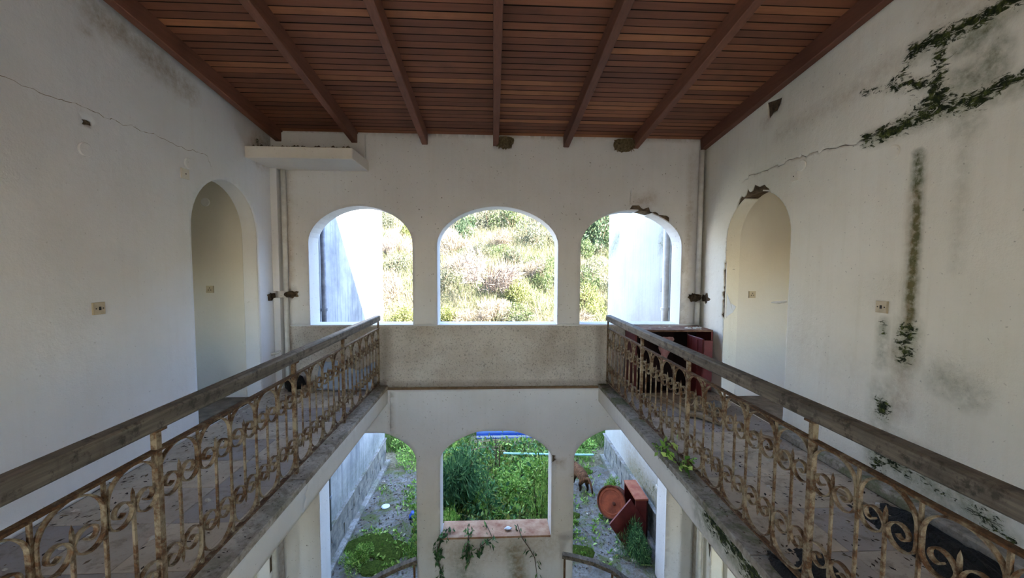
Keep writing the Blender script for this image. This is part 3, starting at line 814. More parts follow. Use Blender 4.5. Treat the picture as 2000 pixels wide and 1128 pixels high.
# ---- railings
UNIT = .2465
YP0 = 5.262
def scroll_path(w, top, sgn):
    """half of the omega-shaped scroll: from the crown round the shoulder, round the lobe and into the spiral"""
    pts = []
    a = .105
    for k in range(9):
        th = math.pi / 2 * k / 8
        pts.append((-w * math.sin(th), -a * (1 - math.cos(th))))
    r = w / 2 - .003; cx, cz = -w + r, -.175
    pts.append((-w, -.14))
    for k in range(0, 13):
        th = math.pi + math.pi * k / 12
        pts.append((cx + r * math.cos(th), cz + r * math.sin(th)))
    r0 = r
    for k in range(1, 17):
        f = k / 16; th = 2 * math.pi + 1.75 * math.pi * f
        rr = r0 * (1 - .74 * f ** .8)
        ccx, ccz = cx - r0 * .02 + (r0 - rr) * .12, cz + .012 * f
        pts.append((ccx + rr * math.cos(th), ccz + rr * math.sin(th)))
    return [(sgn * u, v) for u, v in pts]
def strap_mesh(path, width, t, up=1):
    n = len(path); vs, fs = [], []
    P = np.array(path); T = np.gradient(P, axis=0); T /= np.linalg.norm(T, axis=1)[:, None]
    N = np.stack([-T[:, 1], T[:, 0]], 1) * t / 2
    for i in range(n):
        for s, x in ((1, -width / 2), (1, width / 2), (-1, width / 2), (-1, -width / 2)):
            q = P[i] + s * N[i]; vs.append((x, q[0], q[1] * up))
        if i:
            for k in range(4):
                k2 = (k + 1) % 4; fs.append(((i - 1) * 4 + k, (i - 1) * 4 + k2, i * 4 + k2, i * 4 + k))
    fs += [(3, 2, 1, 0), tuple(range(4 * n - 4, 4 * n))]
    return mesh('scroll', vs, fs, RAILPAINT)
SCR = {(s, u): strap_mesh(scroll_path(UNIT / 2 - .007, 0, s), .019, .006, u) for s in (-1, 1) for u in (-1, 1)}
ZT, ZB = .764, .055      # underside of top flat, top of bottom flat
bar_me = MB().box((-.0055, -.0055, ZB), (.0055, .0055, ZT)).me('baluster', RAILPAINT)
cb = MB().box((-.0055, -.0055, ZB + .135), (.0055, .0055, ZT - .135))
for zz, q in ((ZT - .135, 1), (ZB + .135, -1)):
    cb.add([(-.0055, -.0055, zz), (.0055, -.0055, zz), (.0055, .0055, zz), (-.0055, .0055, zz), (-.003, -.0065, zz + q * .018), (.003, -.0065, zz + q * .018), (.003, .0065, zz + q * .018), (-.003, .0065, zz + q * .018), (0, 0, zz + q * .042)],
       [(0, 1, 5, 4), (1, 2, 6, 5), (2, 3, 7, 6), (3, 0, 4, 7), (4, 5, 8), (5, 6, 8), (6, 7, 8), (7, 4, 8)])
cbar_me = cb.me('short_baluster', RAILPAINT)
def railing(x, label):
    R = thing('balcony_railing', label, 'railing', (x, YP0, 0))
    s = 1 if x > 0 else -1
    y1 = -.6 - YP0
    hr = MB().box((-.036, y1, .868), (.036, -.005, .945), None, .009).build('handrail', HANDRAIL, R)
    MB().box((-.016, y1, ZT), (.016, 0, ZT + .011)).build('top_flat', RAILRUST, R)
    MB().box((-.016, y1, ZB - .011), (.016, 0, ZB)).build('bottom_flat', RAILRUST, R)
    posts = [0, 5, 9, 14, 18, 23]
    post_me = MB().box((-.0135, -.0135, .003), (.0135, .0135, .868)).me('post', RAILPAINT)
    fl_me = MB().box((-.03, -.026, .858), (.03, .026, .868)).me('bracket', RAILRUST)
    wall_me = MB().box((-.01, -.01, .003), (.01, .01, .868)).me('end_post', RAILPAINT)
    for k in range(23):
        y = -k * UNIT
        if k == 0: inst('post', wall_me, R, (0, y, 0))
        elif k in posts:
            p = inst('post', post_me, R, (0, y, 0), (0, 0, random.uniform(-.05, .05)))
            inst('bracket', fl_me, p)
        else: inst('baluster', bar_me, R, (0, y, 0), (0, 0, random.uniform(-.2, .2)))
        yc = y - UNIT / 2
        inst('short_baluster', cbar_me, R, (0, yc, 0), (random.uniform(-.006, .006), 0, random.uniform(-.2, .2)))
        for sg in (-1, 1):
            inst('scroll', SCR[(sg, 1)], R, (0, yc, ZT - .002), (random.uniform(-.02, .02), 0, random.uniform(-.05, .05)))
            inst('scroll', SCR[(sg, -1)], R, (0, yc, ZB + .002), (random.uniform(-.02, .02), 0, random.uniform(-.05, .05)))
    return R
railing(-1.50, 'rusty scrolled iron railing with dark handrail along the left gallery')
railing(1.545, 'rusty scrolled iron railing with dark handrail along the right gallery')
# stair railings on the ground floor
def stair_rail(pts, posts, label):
    base = Vector((pts[0][0], pts[0][1], -3.0))
    R = thing('stair_railing', label, 'railing', base)
    P = [Vector(p) - base for p in pts]
    mb = MB(); n = len(P)
    for i, p in enumerate(P):
        t = (P[min(i + 1, n - 1)] - P[max(i - 1, 0)]).normalized(); sd = t.cross(Vector((0, 0, 1))).normalized(); up = sd.cross(t)
        k = len(mb.v); mb.v += [tuple(p + sd * a + up * b) for a, b in ((-.035, -.025), (.035, -.025), (.035, .025), (-.035, .025))]
        if i:
            for q in range(4): mb.f.append((k - 4 + q, k - 4 + (q + 1) % 4, k + (q + 1) % 4, k + q))
    mb.f += [(3, 2, 1, 0), tuple(range(len(mb.v) - 4, len(mb.v)))]
    mb.build('handrail', HANDRAIL, R)
    for (x, y, z) in posts: MB().box((x - base.x - .012, y - base.y - .012, 0), (x - base.x + .012, y - base.y + .012, z + 3.0 - .02)).build('post', RAILRUST, R)
stair_rail([(-.95, 4.86, -2.10), (-1.12, 4.82, -2.135), (-1.35, 4.74, -2.185), (-1.55, 4.62, -2.23), (-1.75, 4.4, -2.32)], [(-.98, 4.86, -2.10), (-1.55, 4.62, -2.23)], 'curved dark stair handrail beside the left pillar of the ground floor')
stair_rail([(.90, 4.90, -2.12), (1.05, 4.88, -2.14), (1.28, 4.82, -2.165), (1.5, 4.72, -2.2), (1.75, 4.5, -2.28)], [(.93, 4.90, -2.12), (1.5, 4.72, -2.2)], 'curved dark stair handrail beside the right pillar of the ground floor')

# ---- switches, sockets, covers
def plate(name, fn, u, v, s, label, cat, kind='switch', rot=0):
    R = thing(name, label, cat, fn(u, v, 0))
    base = Vector(fn(u, v, 0)); loc = lambda a, b, d: tuple(Vector(fn(u + a, v + b, d)) - base)
    def bx(a0, b0, a1, b1, d0, d1): return MB().add([loc(a, b, d) for d in (d0, d1) for a, b in ((a0, b0), (a1, b0), (a1, b1), (a0, b1))], [(0, 1, 2, 3), (7, 6, 5, 4), (0, 4, 5, 1), (1, 5, 6, 2), (2, 6, 7, 3), (3, 7, 4, 0)])
    bx(-s, -s, s, s, .002, -.011).build('plate', SWITCH if kind != 'painted' else COVER, R)
    bx(-s * .93, -s * .93, s * .93, s * .93, -.010, -.014).build('face', SWITCH if kind != 'painted' else COVER, R)
    if kind == 'switch':
        bx(-s * .13, -s * .28, s * .13, s * .28, -.012, -.019).build('toggle', BLACKP, R)
        for sg in (-1, 1): bx(sg * s * .6 - .004, -.004, sg * s * .6 + .004, .004, -.012, -.0155).build('screw', BLACKP, R)
    elif kind == 'socket':
        for a, b in ((0, .4), (-.35, -.2), (.35, -.2)): bx(a * s - .005, b * s - .005, a * s + .005, b * s + .005, -.012, -.0152).build('hole', BLACKP, R)
    else: bx(-.005, -.005, .005, .005, -.012, -.0155).build('screw', BLACKP, R)
    return R
plate('light_switch', f_left, 2.944, 1.282, .043, 'cream light switch on the bare left wall', 'switch')
plate('light_switch', f_right, 2.751, 1.314, .043, 'cream light switch on the right wall above a green stain', 'switch')
plate('blank_plate', f_left, 3.80, 2.41, .045, 'painted square plate above the left doorway', 'cover plate', 'painted')
plate('blank_plate', f_right, 3.665, 2.445, .042, 'painted square plate above the right doorway', 'cover plate', 'painted')
f_endl = lambda u, v, d: (u, 4.885 + d, v); f_endr = lambda u, v, d: (u, 4.735 + d, v)
plate('wall_socket', f_endl, -3.345, 1.30, .042, 'small socket inside the left doorway on the grey room wall', 'socket', 'socket')
plate('wall_socket', f_endr, 3.165, 1.26, .042, 'small socket inside the right doorway on the beige room wall', 'socket', 'socket')
def disc(fn, u, v, r, label, mat=None):
    n = 20; vs = [fn(u + r * math.cos(2 * math.pi * k / n), v + r * math.sin(2 * math.pi * k / n), .002) for k in range(n)]
    vs += [fn(u + r * math.cos(2 * math.pi * k / n), v + r * math.sin(2 * math.pi * k / n), -.009) for k in range(n)]
    vs += [fn(u + r * .9 * math.cos(2 * math.pi * k / n), v + r * .9 * math.sin(2 * math.pi * k / n), -.013) for k in range(n)]
    fs = [(k, (k + 1) % n, n + (k + 1) % n, n + k) for k in range(n)] + [(n + k, n + (k + 1) % n, 2 * n + (k + 1) % n, 2 * n + k) for k in range(n)] + [tuple(range(2 * n, 3 * n))]
    tag(MB().add(vs, fs).build('junction_cover', mat or COVER), label, 'cover')
disc(f_left, 2.913, 2.374, .048, 'painted round cover on the left wall below a small hole', PL_LEFT)
disc(f_left, 3.85, 2.515, .05, 'painted round cover on the left wall above the square plate', PL_LEFT)
disc(f_endl, -3.36, 2.32, .05, 'painted round cover high inside the left doorway', PL_LEFT)
disc(f_right, 2.741, 2.411, .05, 'painted round cover on the right wall below the mossy crack', PL_RIGHT)
disc(f_right, 3.58, 2.525, .05, 'painted round cover on the right wall above the right doorway', PL_RIGHT)
tag(MB().tube([(XL + .002, 5.1, .47), (XL + .06, 5.14, .48), (XL + .10, 5.14, .50)], [.02, .016, .012], 10).build('pipe_stub', PIPEM), 'short white pipe stub sticking out of the lower left wall', 'pipe')
tag(MB().tube([(2.83, 3.70, 1.27), (2.80, 3.78, 1.25), (2.82, 3.90, 1.24)], [.012, .014, .006], 8).build('plaster_curl', PL_RIGHT), 'thin curl of loose plaster at the right jamb of the right doorway', 'plaster curl')

# ---- swallow nests
def nest(loc, r, label, seed):
    R = thing('bird_nest', label, 'nest', loc)
    bm = bmesh.new(); bmesh.ops.create_uvsphere(bm, u_segments=22, v_segments=14, radius=1)
    bmesh.ops.delete(bm, geom=[v for v in bm.verts if v.co.z > .35 or v.co.y > .55], context='VERTS')
    for v in bm.verts:
        k = 1 + .22 * mnoise.noise(v.co * 5 + Vector((seed, 0, 0))) + .1 * mnoise.noise(v.co * 14)
        v.co = Vector((v.co.x * r[0], v.co.y * r[1], v.co.z * r[2])) * k
    bmesh.ops.solidify(bm, geom=bm.faces[:], thickness=.012)
    me = bpy.data.meshes.new('cup'); bm.to_mesh(me); bm.free(); me.materials.append(NEST)
    inst('cup', me, R)
    mb = MB()
    for k in range(26):
        a = random.uniform(math.pi, 2 * math.pi); b = random.uniform(-.9, .1)
        p = Vector((math.cos(a) * r[0] * math.cos(b), math.sin(a) * r[1] * math.cos(b), r[2] * math.sin(b)))
        mb.tube([p * .95, p * 1.12 + Vector((random.uniform(-.02, .02), 0, -.025))], [.006, .003], 5)
    mb.build('mud_lumps', NEST, R)['kind'] = 'stuff'
nest((.15, 5.225, 3.20), (.11, .09, .10), 'mud bird nest wedged beside the middle rafter end', 1)
nest((1.70, 5.225, 3.20), (.135, .10, .115), 'mud bird nest beside the second rafter from the right', 4)

# ------------------------------------------------------------------ outdoors
GZ = -3.0
def hill_h(x, y):
    t = np.maximum(y - 10.6, 0)
    return GZ - .02 + .62 * t * np.clip(t / 1.5, 0, 1) ** .6 + .25 * np.sin(x * .7 + 1) * np.clip(t / 4, 0, 1) + .3 * np.sin(x * .31 + y * .5) * np.clip(t / 4, 0, 1)
gx, gy = np.meshgrid(np.linspace(-22, 22, 90), np.concatenate([np.linspace(5.55, 14, 34), np.linspace(14.4, 38, 40)]))
V = np.stack([gx, gy, hill_h(gx, gy)], -1).reshape(-1, 3)
nx_, ny_ = gx.shape[1], gx.shape[0]
idx = np.arange(nx_ * ny_).reshape(ny_, nx_)
F = np.stack([idx[:-1, :-1], idx[:-1, 1:], idx[1:, 1:], idx[1:, :-1]], -1).reshape(-1, 4)
DRYSOIL = NT('hillside soil')
_p = DRYSOIL.pos(); _n = DRYSOIL.noise(_p, .9, 7, .65); _n2 = DRYSOIL.noise(_p, 9, 6, .7)
_c = DRYSOIL.ramp(_n2, [(.3, lin(62, 60, 44)), (.5, lin(86, 81, 63)), (.7, lin(102, 96, 82))])
_c = DRYSOIL.mix(DRYSOIL.ramp(_n, [(.45, 0), (.6, .7)]), _c, lin(64, 70, 42))
DRYSOIL.bump(_n2, 1., .1); DRYSOIL = DRYSOIL.fin(_c, .95, .1)
hill = link(bpy.data.objects.new('hill', npmesh('hill', V, F, DRYSOIL, True))); hill['kind'] = 'structure'
# ground round the house, far terrain
o = MB().box((-40, -40, GZ - .3), (40, -3.6, GZ - .03)).box((-40, -3.6, GZ - .3), (-3.2, 5.6, GZ - .03)).box((3.2, -3.6, GZ - .3), (40, 5.6, GZ - .03)).build('ground', GROUND); o['kind'] = 'structure'
o = link(bpy.data.objects.new('ground', npmesh('ground', [(-2.6, 5.55, GZ), (2.9, 5.55, GZ), (2.9, 11.0, GZ), (-2.6, 11.0, GZ)], [(0, 1, 2, 3)], GROUND))); o['kind'] = 'structure'

# outdoor wing walls with stone plinths
def yard_wall(name, x, yend, face, brown, PL_OUT):
    s = face
    w = MB().box((min(x, x - s * 2.7), 5.578, GZ), (max(x, x - s * 2.7), yend, 3.5)).build(name, CORE); w['kind'] = 'structure'
    fn = lambda u, v, d: (x + s * (.012 - d), u, v)
    sheet('plaster', [(5.58, GZ), (yend, GZ), (yend, 3.5), (5.58, 3.5)], [], .12, fn, .012, PL_OUT, w, brown)
    # end face
    MB().box((min(x + s * .012, x - s * 2.7), yend, GZ), (max(x + s * .012, x - s * 2.7), yend + .012, 3.5)).build('end_plaster', PL_OUT, w)
    # plinth: irregular stones in two courses under a cap
    rg = random.Random(int(abs(x) * 100))
    for z0, z1 in ((.10, .33), (.33, .58)):
        y = 5.6
        while y < yend - .05:
            L = min(rg.uniform(.22, .42), yend - y); j = lambda a=.02: rg.uniform(-a, a)
            q = [(y + .006 + j(), z0 + .006 + j(.012)), (y + L * .5, z0 + .004 + j(.02)), (y + L - .006 + j(), z0 + .006 + j(.012)), (y + L - .004 + j(), z1 - .006 + j(.012)), (y + L * .45, z1 - .005 + j(.02)), (y + .006 + j(), z1 - .006 + j(.012))]
            MB().prism(q, lambda u, v: (x + s * .0, u, GZ + v), lambda u, v: (x + s * rg.uniform(.035, .05), u, GZ + v)).build('stone', STONEPL, w)
            y += L
    MB().box((min(x, x + s * .075), 5.58, GZ + .59), (max(x, x + s * .06), yend + .02, GZ + .615), None, .006).build('cap_strip', CONC, w)
    MB().box((min(x, x + s * .13), 5.58, GZ), (max(x, x + s * .13), yend + .03, GZ + .10), None, .01).build('foot_strip', CONC, w)
    return w
wyl = yard_wall('wall_yard_left', -2.5, 9.12, 1, {'wash': blobs([([(5.6, -2.3), (9.1, -2.3)], .5, .5), ([(6.2, -3), (6.2, -1)], .4, .4)])}, PL_OUT)
wyr = yard_wall('wall_yard_right', 2.70, 9.2, -1, {'brown': blobs([([(5.7, -2.4), (7.5, -2.2)], .6, .6), ([(6.0, .4), (7.5, .4)], .5, .3)]), 'wash': blobs([([(6.2, -2.3), (7.4, -2.4)], .35, 1), ([(6.0, 2.2), (6.2, 2.0)], .3, .9), ([(8.6, 2.2), (9.1, 1.9)], .25, .8)]), 'moss': blobs([([(8.3, 2.35), (8.9, 2.0)], .12, .45), ([(6.1, 2.1), (6.35, 1.9)], .12, .5), ([(6.3, -2.1), (7.3, -2.2)], .25, .35)])}, PL_OUTR)
def wall_pipe(x, y, z0, z1, r, mat, label):
    R = thing('down_pipe', label, 'pipe', (x, y, z0))
    MB().tube([(0, 0, 0), (0, 0, z1 - z0)], r, 12).build('tube', mat, R, True)
    z = .5
    while z < z1 - z0:
        MB().tube([(0, 0, z - .02), (0, 0, z + .02)], r * 1.3, 12).build('bracket', mat, R); z += 1.4
wall_pipe(-2.43, 5.85, GZ + .65, 3.3, .035, PIPEG, 'grey rainwater pipe down the left outdoor wall')
wall_pipe(2.62, 5.95, GZ + .65, 3.3, .05, PIPEM, 'white rainwater pipe down the right outdoor wall')
tag(MB().box((2.66, 6.18, 1.2), (2.705, 6.26, 1.42), None, .006).build('meter_box', m_simple('grey box', lin(150, 150, 150), lin(170, 170, 170), 8)), 'small grey box on the pale right outdoor wall', 'box')

# concrete paths (structure), cracked slabs
def path(name, pts, seed):
    rg = random.Random(seed)
    MBx = MB().prism(pts, lambda u, v: (u, v, GZ + .035), lambda u, v: (u, v, GZ - .02))
    o = MBx.build(name, PATHM); o['kind'] = 'structure'; return o
path('path', [(-2.30, 5.30), (-1.04, 5.30), (-1.04, 5.62), (-1.30, 6.3), (-1.42, 7.0), (-1.25, 7.8), (-1.5, 8.75), (-2.44, 8.75), (-2.44, 5.6), (-2.30, 5.6)], 1)
path('path', [(2.41, 5.30), (2.41, 5.6), (2.62, 5.6), (2.62, 8.9), (1.75, 8.5), (1.35, 8.6), (1.1, 7.6), (1.2, 6.6), (1.12, 5.62), (1.12, 5.30)], 2)

# ---- plants: leaf clouds
def leaf_quads(C, N, size, aspect, col, jitter=.25, droop=0.0):
    """C (n,3) centres, N (n,3) outward direction; returns V, F, colours"""
    n = len(C)
    d = N + RNG.normal(0, .6, (n, 3)); d[:, 2] -= droop; d /= np.linalg.norm(d, axis=1)[:, None] + 1e-9
    r = RNG.normal(0, 1, (n, 3)); s = np.cross(d, r); s /= np.linalg.norm(s, axis=1)[:, None] + 1e-9
    L = (size * RNG.uniform(.6, 1.4, n))[:, None]; W = L * aspect
    nn = np.cross(d, s) * L * .12
    V = np.stack([C, C + d * L * .5 + s * W * .5 + nn, C + d * L, C + d * L * .5 - s * W * .5 + nn], 1).reshape(-1, 3)
    F = np.arange(4 * n).reshape(n, 4)
    c = np.asarray(col)[RNG.integers(0, len(col), n)] * RNG.uniform(1 - jitter, 1 + jitter, (n, 1))
    return V, F, np.repeat(c, 4, 0)

def blob_points(n, rx, ry, rz, lumps=7, base=.0, shell=.55):
    """points in a lumpy rounded crown standing on z = 0"""
    cs = RNG.normal(0, .38, (lumps, 3)) * (1, 1, .8); cs[:, 2] = np.abs(cs[:, 2]) * .9 + .12
    rs = RNG.uniform(.32, .6, lumps)
    k = RNG.integers(0, lumps, n)
    v = RNG.normal(0, 1, (n, 3)); v /= np.linalg.norm(v, axis=1)[:, None]
    rad = RNG.uniform(shell, 1, n) ** .6
    P = cs[k] + v * (rs[k] * rad)[:, None]
    P[:, 2] = np.abs(P[:, 2])
    return P * (rx, ry, rz), v

def C3(*cols): return np.array([lin(*c)[:3] for c in cols])
PAL = {
 'green': C3((118, 142, 76), (138, 158, 92), (92, 118, 60), (164, 178, 116)),
 'yellow': C3((164, 170, 84), (144, 154, 72), (184, 186, 110), (120, 134, 58)),
 'dark': C3((64, 84, 58), (80, 100, 68), (54, 72, 50), (100, 120, 84)),
 'grey': C3((146, 150, 118), (122, 130, 98), (166, 166, 138), (108, 116, 84)),
 'dry': C3((204, 186, 158), (188, 168, 138), (218, 204, 180), (168, 148, 120)),
 'pink': C3((198, 178, 162), (182, 158, 142), (214, 198, 184), (156, 132, 116)),
 'bamboo': C3((68, 108, 70), (88, 132, 84), (54, 90, 58), (120, 160, 104)),
 'fresh': C3((122, 160, 72), (150, 186, 92), (96, 138, 56), (182, 206, 114)),
 'straw': C3((204, 190, 148), (216, 204, 168), (186, 172, 128), (172, 172, 116), (156, 162, 104)),
 'grass': C3((136, 156, 88), (156, 172, 106), (116, 140, 72), (172, 182, 124)),
}
PAL['tree'] = PAL['dark'] * .55
PAL['foot'] = PAL['fresh'] * .4
PAL['mixed'] = np.concatenate([PAL['fresh'] * .9, PAL['bamboo'], PAL['yellow'] * .55, PAL['fresh'] * .6])
PAL['deadgrass'] = PAL['dry'] * .45
for k_ in ('straw', 'grass', 'grey', 'dry', 'pink', 'yellow', 'green'): PAL[k_] = PAL[k_] * .26 + PAL[k_].mean(1, keepdims=True) * .045
def bush_me(name, n, size, aspect, pal, lumps=7, stems=True, twiggy=False, droop=0., shell=.5):
    """unit bush (half width about 1, height about 1): leaves; stems are their own part"""
    P, N = blob_points(n, .95, .95, .85, lumps, shell=shell)
    if twiggy: N = P + (0, 0, .25); N = N / (np.linalg.norm(N, axis=1)[:, None] + 1e-9)
    V, F, c = leaf_quads(P, N, size, aspect, PAL[pal], droop=droop)
    return npmesh('foliage', V, F, LEAF if not twiggy else DRY, False, None, c)
def stems_me(n=9, mat=BARK):
    mb = MB()
    for k in range(n):
        a = random.uniform(0, 6.28); r = random.uniform(.3, .7)
        mb.tube([(0.04 * math.cos(a), .04 * math.sin(a), -.05), (r * .45 * math.cos(a), r * .45 * math.sin(a), .35), (r * math.cos(a + .2), r * math.sin(a + .2), random.uniform(.5, .85))], [.022, .015, .005], 5, False)
    return mb.me('stems', mat)
STEMS = [stems_me() for _ in range(3)]
BUSH = {'green': [bush_me('b', 2600, .10, .45, 'green', 8) for _ in range(2)], 'yellow': [bush_me('b', 2600, .085, .5, 'yellow', 9) for _ in range(2)],
        'dark': [bush_me('b', 3200, .085, .5, 'tree', 8) for _ in range(2)], 'grey': [bush_me('b', 2600, .09, .4, 'grey', 9) for _ in range(2)],
        'dry': [bush_me('b', 3000, .22, .07, 'dry', 7, twiggy=True, shell=.1) for _ in range(2)], 'pink': [bush_me('b', 3000, .2, .07, 'pink', 6, twiggy=True, shell=.1) for _ in range(2)]}
def bush(name, pal, loc, w, h, label, cat='bush', group=None, i=0, meshes=None):
    R = thing(name, label, cat, loc, random.uniform(0, 6.28), group)
    R.scale = (w / 2, w / 2, h)
    ms = meshes or BUSH[pal]
    inst('foliage', ms[i % len(ms)], R); inst('stems', STEMS[i % 3], R)
    return R
def hz(x, y): return float(hill_h(np.array(x), np.array(y)))
named = [  # kind, x, y, width, height, label
 ('pink', -.1, 15.6, 2.7, 1.7, 'large pinkish dry bush low on the hill behind the middle arch'),
 ('dry', -1.85, 18.6, 1.5, 1.5, 'pale straw bush at the left edge of the middle arch view'),
 ('dark', -1.5, 20.4, 1.6, 1.5, 'dark green bush high at the left of the middle arch'),
 ('grey', -.2, 21.4, 1.9, 1.7, 'grey green bush at the top of the middle arch view'),
 ('green', 1.0, 21.2, 1.8, 1.6, 'green bush high on the slope right of the middle arch crown'),
 ('grey', 1.95, 19.6, 1.9, 1.6, 'grey green bush at the upper right of the middle arch'),
 ('yellow', 1.05, 14.9, 1.3, 1.1, 'yellow green bush at the lower right of the middle arch'),
 ('yellow', -1.75, 14.6, 1.4, .7, 'low yellow green bush at the lower left of the middle arch'),
 ('dry', 1.5, 16.8, 1.4, .9, 'pale dry bush above the yellow green one in the middle arch'),
 ('green', .5, 18.2, 1.3, .7, 'low green bush in the centre of the middle arch view'),
 ('grey', -.8, 18.4, 1.2, .8, 'grey bush left of centre in the middle arch view'),
 ('pink', -4.4, 18.8, 1.5, 1.2, 'pinkish dry bush seen high in the left arch'),
 ('grey', -4.2, 17.4, 1.4, 1.1, 'grey twiggy bush halfway up the left arch view'),
 ('dry', -3.9, 16.0, 1.5, 1.1, 'straw coloured bush in the lower half of the left arch'),
 ('yellow', -3.4, 14.9, 1.2, .8, 'yellow green bush at the foot of the left arch view'),
 ('yellow', 3.6, 15.2, 1.6, 1.2, 'bright yellow green bush at the foot of the right arch view'),
 ('green', 4.0, 16.6, 1.4, 1.1, 'light green bush halfway up the right arch view'),
 ('grey', 4.3, 17.8, 1.5, 1.0, 'pale grey green bush below the dark tree in the right arch')]
for i, (k, x, y, w, h, lab) in enumerate(named):
    bush('hill_bush', k, (x, y, hz(x, y) - .05), w, h, lab, i=i)
TREE = [bush_me('t', 6500, .06, .5, 'tree', 14, shell=.35) for _ in range(2)]
bush('tree', 'dark', (5.4, 20.3, hz(5.4, 20.3) - .1), 3.2, 2.9, 'dark green tree on the hill behind the right arch', 'tree', None, 0, TREE)
bush('tree', 'dark', (7.6, 22.5, hz(7.6, 22.5) - .1), 3.4, 3.0, 'second dark tree up the slope behind the pale right outdoor wall', 'tree', None, 1, TREE)
lbl = {'green': 'leafy green bush on the open hillside', 'yellow': 'yellow green bush on the open hillside', 'grey': 'grey green bush on the open hillside', 'dry': 'straw coloured dry bush on the open hillside', 'pink': 'pinkish dry bush on the open hillside', 'dark': 'dark bush near the top of the hillside'}
tries = 0; cnt = 0
while cnt < 120 and tries < 3000:
    tries += 1
    y = random.uniform(13.5, 27); x = random.uniform(-.42 * y - 1, .42 * y + 1)
    if any((x - b[1]) ** 2 + (y - b[2]) ** 2 < (.45 * b[3]) ** 2 for b in named): continue
    k = random.choice(['green', 'yellow', 'grey', 'grey', 'dry', 'dry', 'pink'] + (['dark', 'green'] if y > 19 else []))
    bush('hill_bush', k, (x, y, hz(x, y) - .05), random.uniform(.8, 1.7), random.uniform(.5, 1.15), lbl[k], 'bush', 'hillside %s bushes' % k, cnt)
    cnt += 1

def blades(n, xy, zfn, h, w, pal, lean=.35, name='grass', mat=LEAF, raw=False):
    X, Y = xy; Z = zfn(X, Y)
    B = np.stack([X, Y, Z], 1); a = RNG.uniform(0, 2 * np.pi, n); hh = h * RNG.uniform(.45, 1.35, n)
    side = np.stack([np.cos(a), np.sin(a), 0 * a], 1) * (w * RNG.uniform(.6, 1.4, n))[:, None]
    ln = RNG.normal(0, lean, (n, 2)) * hh[:, None]
    T = B + np.stack([ln[:, 0], ln[:, 1], hh], 1)
    V = np.stack([B - side / 2, B + side / 2, T], 1).reshape(-1, 3)
    c = PAL[pal][RNG.integers(0, len(PAL[pal]), n)] * RNG.uniform(.75, 1.25, (n, 1))
    if raw: return V, np.repeat(c, 3, 0)
    return npmesh(name, V, np.arange(3 * n).reshape(n, 3), mat, False, None, np.repeat(c, 3, 0))
def scatter(n, x0, x1, y0, y1, keep=None):
    X, Y = RNG.uniform(x0, x1, n), RNG.uniform(y0, y1, n)
    if keep is not None:
        k = keep(X, Y); X, Y = X[k], Y[k]
    return X, Y
def clump(freq, thr, ph=0.):
    return lambda X, Y: np.array([mnoise.noise(Vector((x * freq, y * freq, ph))) for x, y in zip(X, Y)]) > thr
VV, CC = [], []
for pal, n, h, w, ph, thr in (('straw', 90000, .38, .02, 0., -.2), ('grass', 70000, .3, .02, 4., -.05)):
    X, Y = scatter(n, -10, 10.5, 12.6, 26, clump(.55, thr, ph))
    k = np.abs(X) < .45 * Y + 1; X, Y = X[k], Y[k]
    v_, c_ = blades(len(X), (X, Y), hill_h, h, w, pal, raw=True); VV.append(v_); CC.append(c_)
VV, CC = np.concatenate(VV), np.concatenate(CC)
o = link(bpy.data.objects.new('hillside_grass', npmesh('grass', VV, np.arange(len(VV)).reshape(-1, 3), LEAF, False, None, CC))); tag(o, 'tall straw and green grass covering the sunlit hillside', 'grass', None, 'stuff')
X, Y = scatter(34000, -5, 5, 9.65, 12.9, lambda X, Y: ~((X > -.6) & (X < 1.7) & (Y > 9.95) & (Y < 10.55)))
o = link(bpy.data.objects.new('yard_grass', blades(len(X), (X, Y), hill_h, .22, .018, 'foot'))); tag(o, 'fresh green grass at the foot of the hill beyond the yard', 'grass', None, 'stuff')
inpath = lambda X, Y: ~(((X < -1.35) & (Y < 8.8)) | ((X > 1.15) & (Y < 8.7))) | (RNG.uniform(0, 1, len(X)) < .05)
X, Y = scatter(5200, -2.2, 2.4, 5.8, 9.6, inpath)
o = link(bpy.data.objects.new('yard_weeds', blades(len(X), (X, Y), lambda x, y: 0 * x + GZ, .16, .016, 'fresh', .5))); tag(o, 'rank weeds filling the yard behind the lower arches', 'weeds', None, 'stuff')

X, Y = scatter(9500, -1.4, 1.3, 5.95, 9.9, inpath)
hh_ = np.abs(RNG.normal(0, 1, len(X))) * (.06 + .16 * np.clip(np.array([mnoise.noise(Vector((x * 1.6, y * 1.6, 3.))) for x, y in zip(X, Y)]) + .35, 0, 1))
v_, f_, c_ = leaf_quads(np.stack([X, Y, GZ + .01 + hh_], 1), np.tile([0, -.2, .6], (len(X), 1)), .1, .5, PAL['mixed'], .45)
v_[:, 2] = np.maximum(v_[:, 2], GZ + .002)
tag(link(bpy.data.objects.new('yard_undergrowth', npmesh('yard_undergrowth', v_, f_, LEAF, False, None, c_))), 'mixed broad leaved undergrowth covering the middle of the yard', 'undergrowth', None, 'stuff')
X, Y = scatter(1500, -.7, 1.2, 6.6, 9.8, clump(1.3, .08, 5.))
tag(link(bpy.data.objects.new('dead_grass', blades(len(X), (X, Y), lambda x, y: 0 * x + GZ, .3, .014, 'deadgrass', .9))), 'dead brown grass stalks among the yard weeds', 'grass', None, 'stuff')
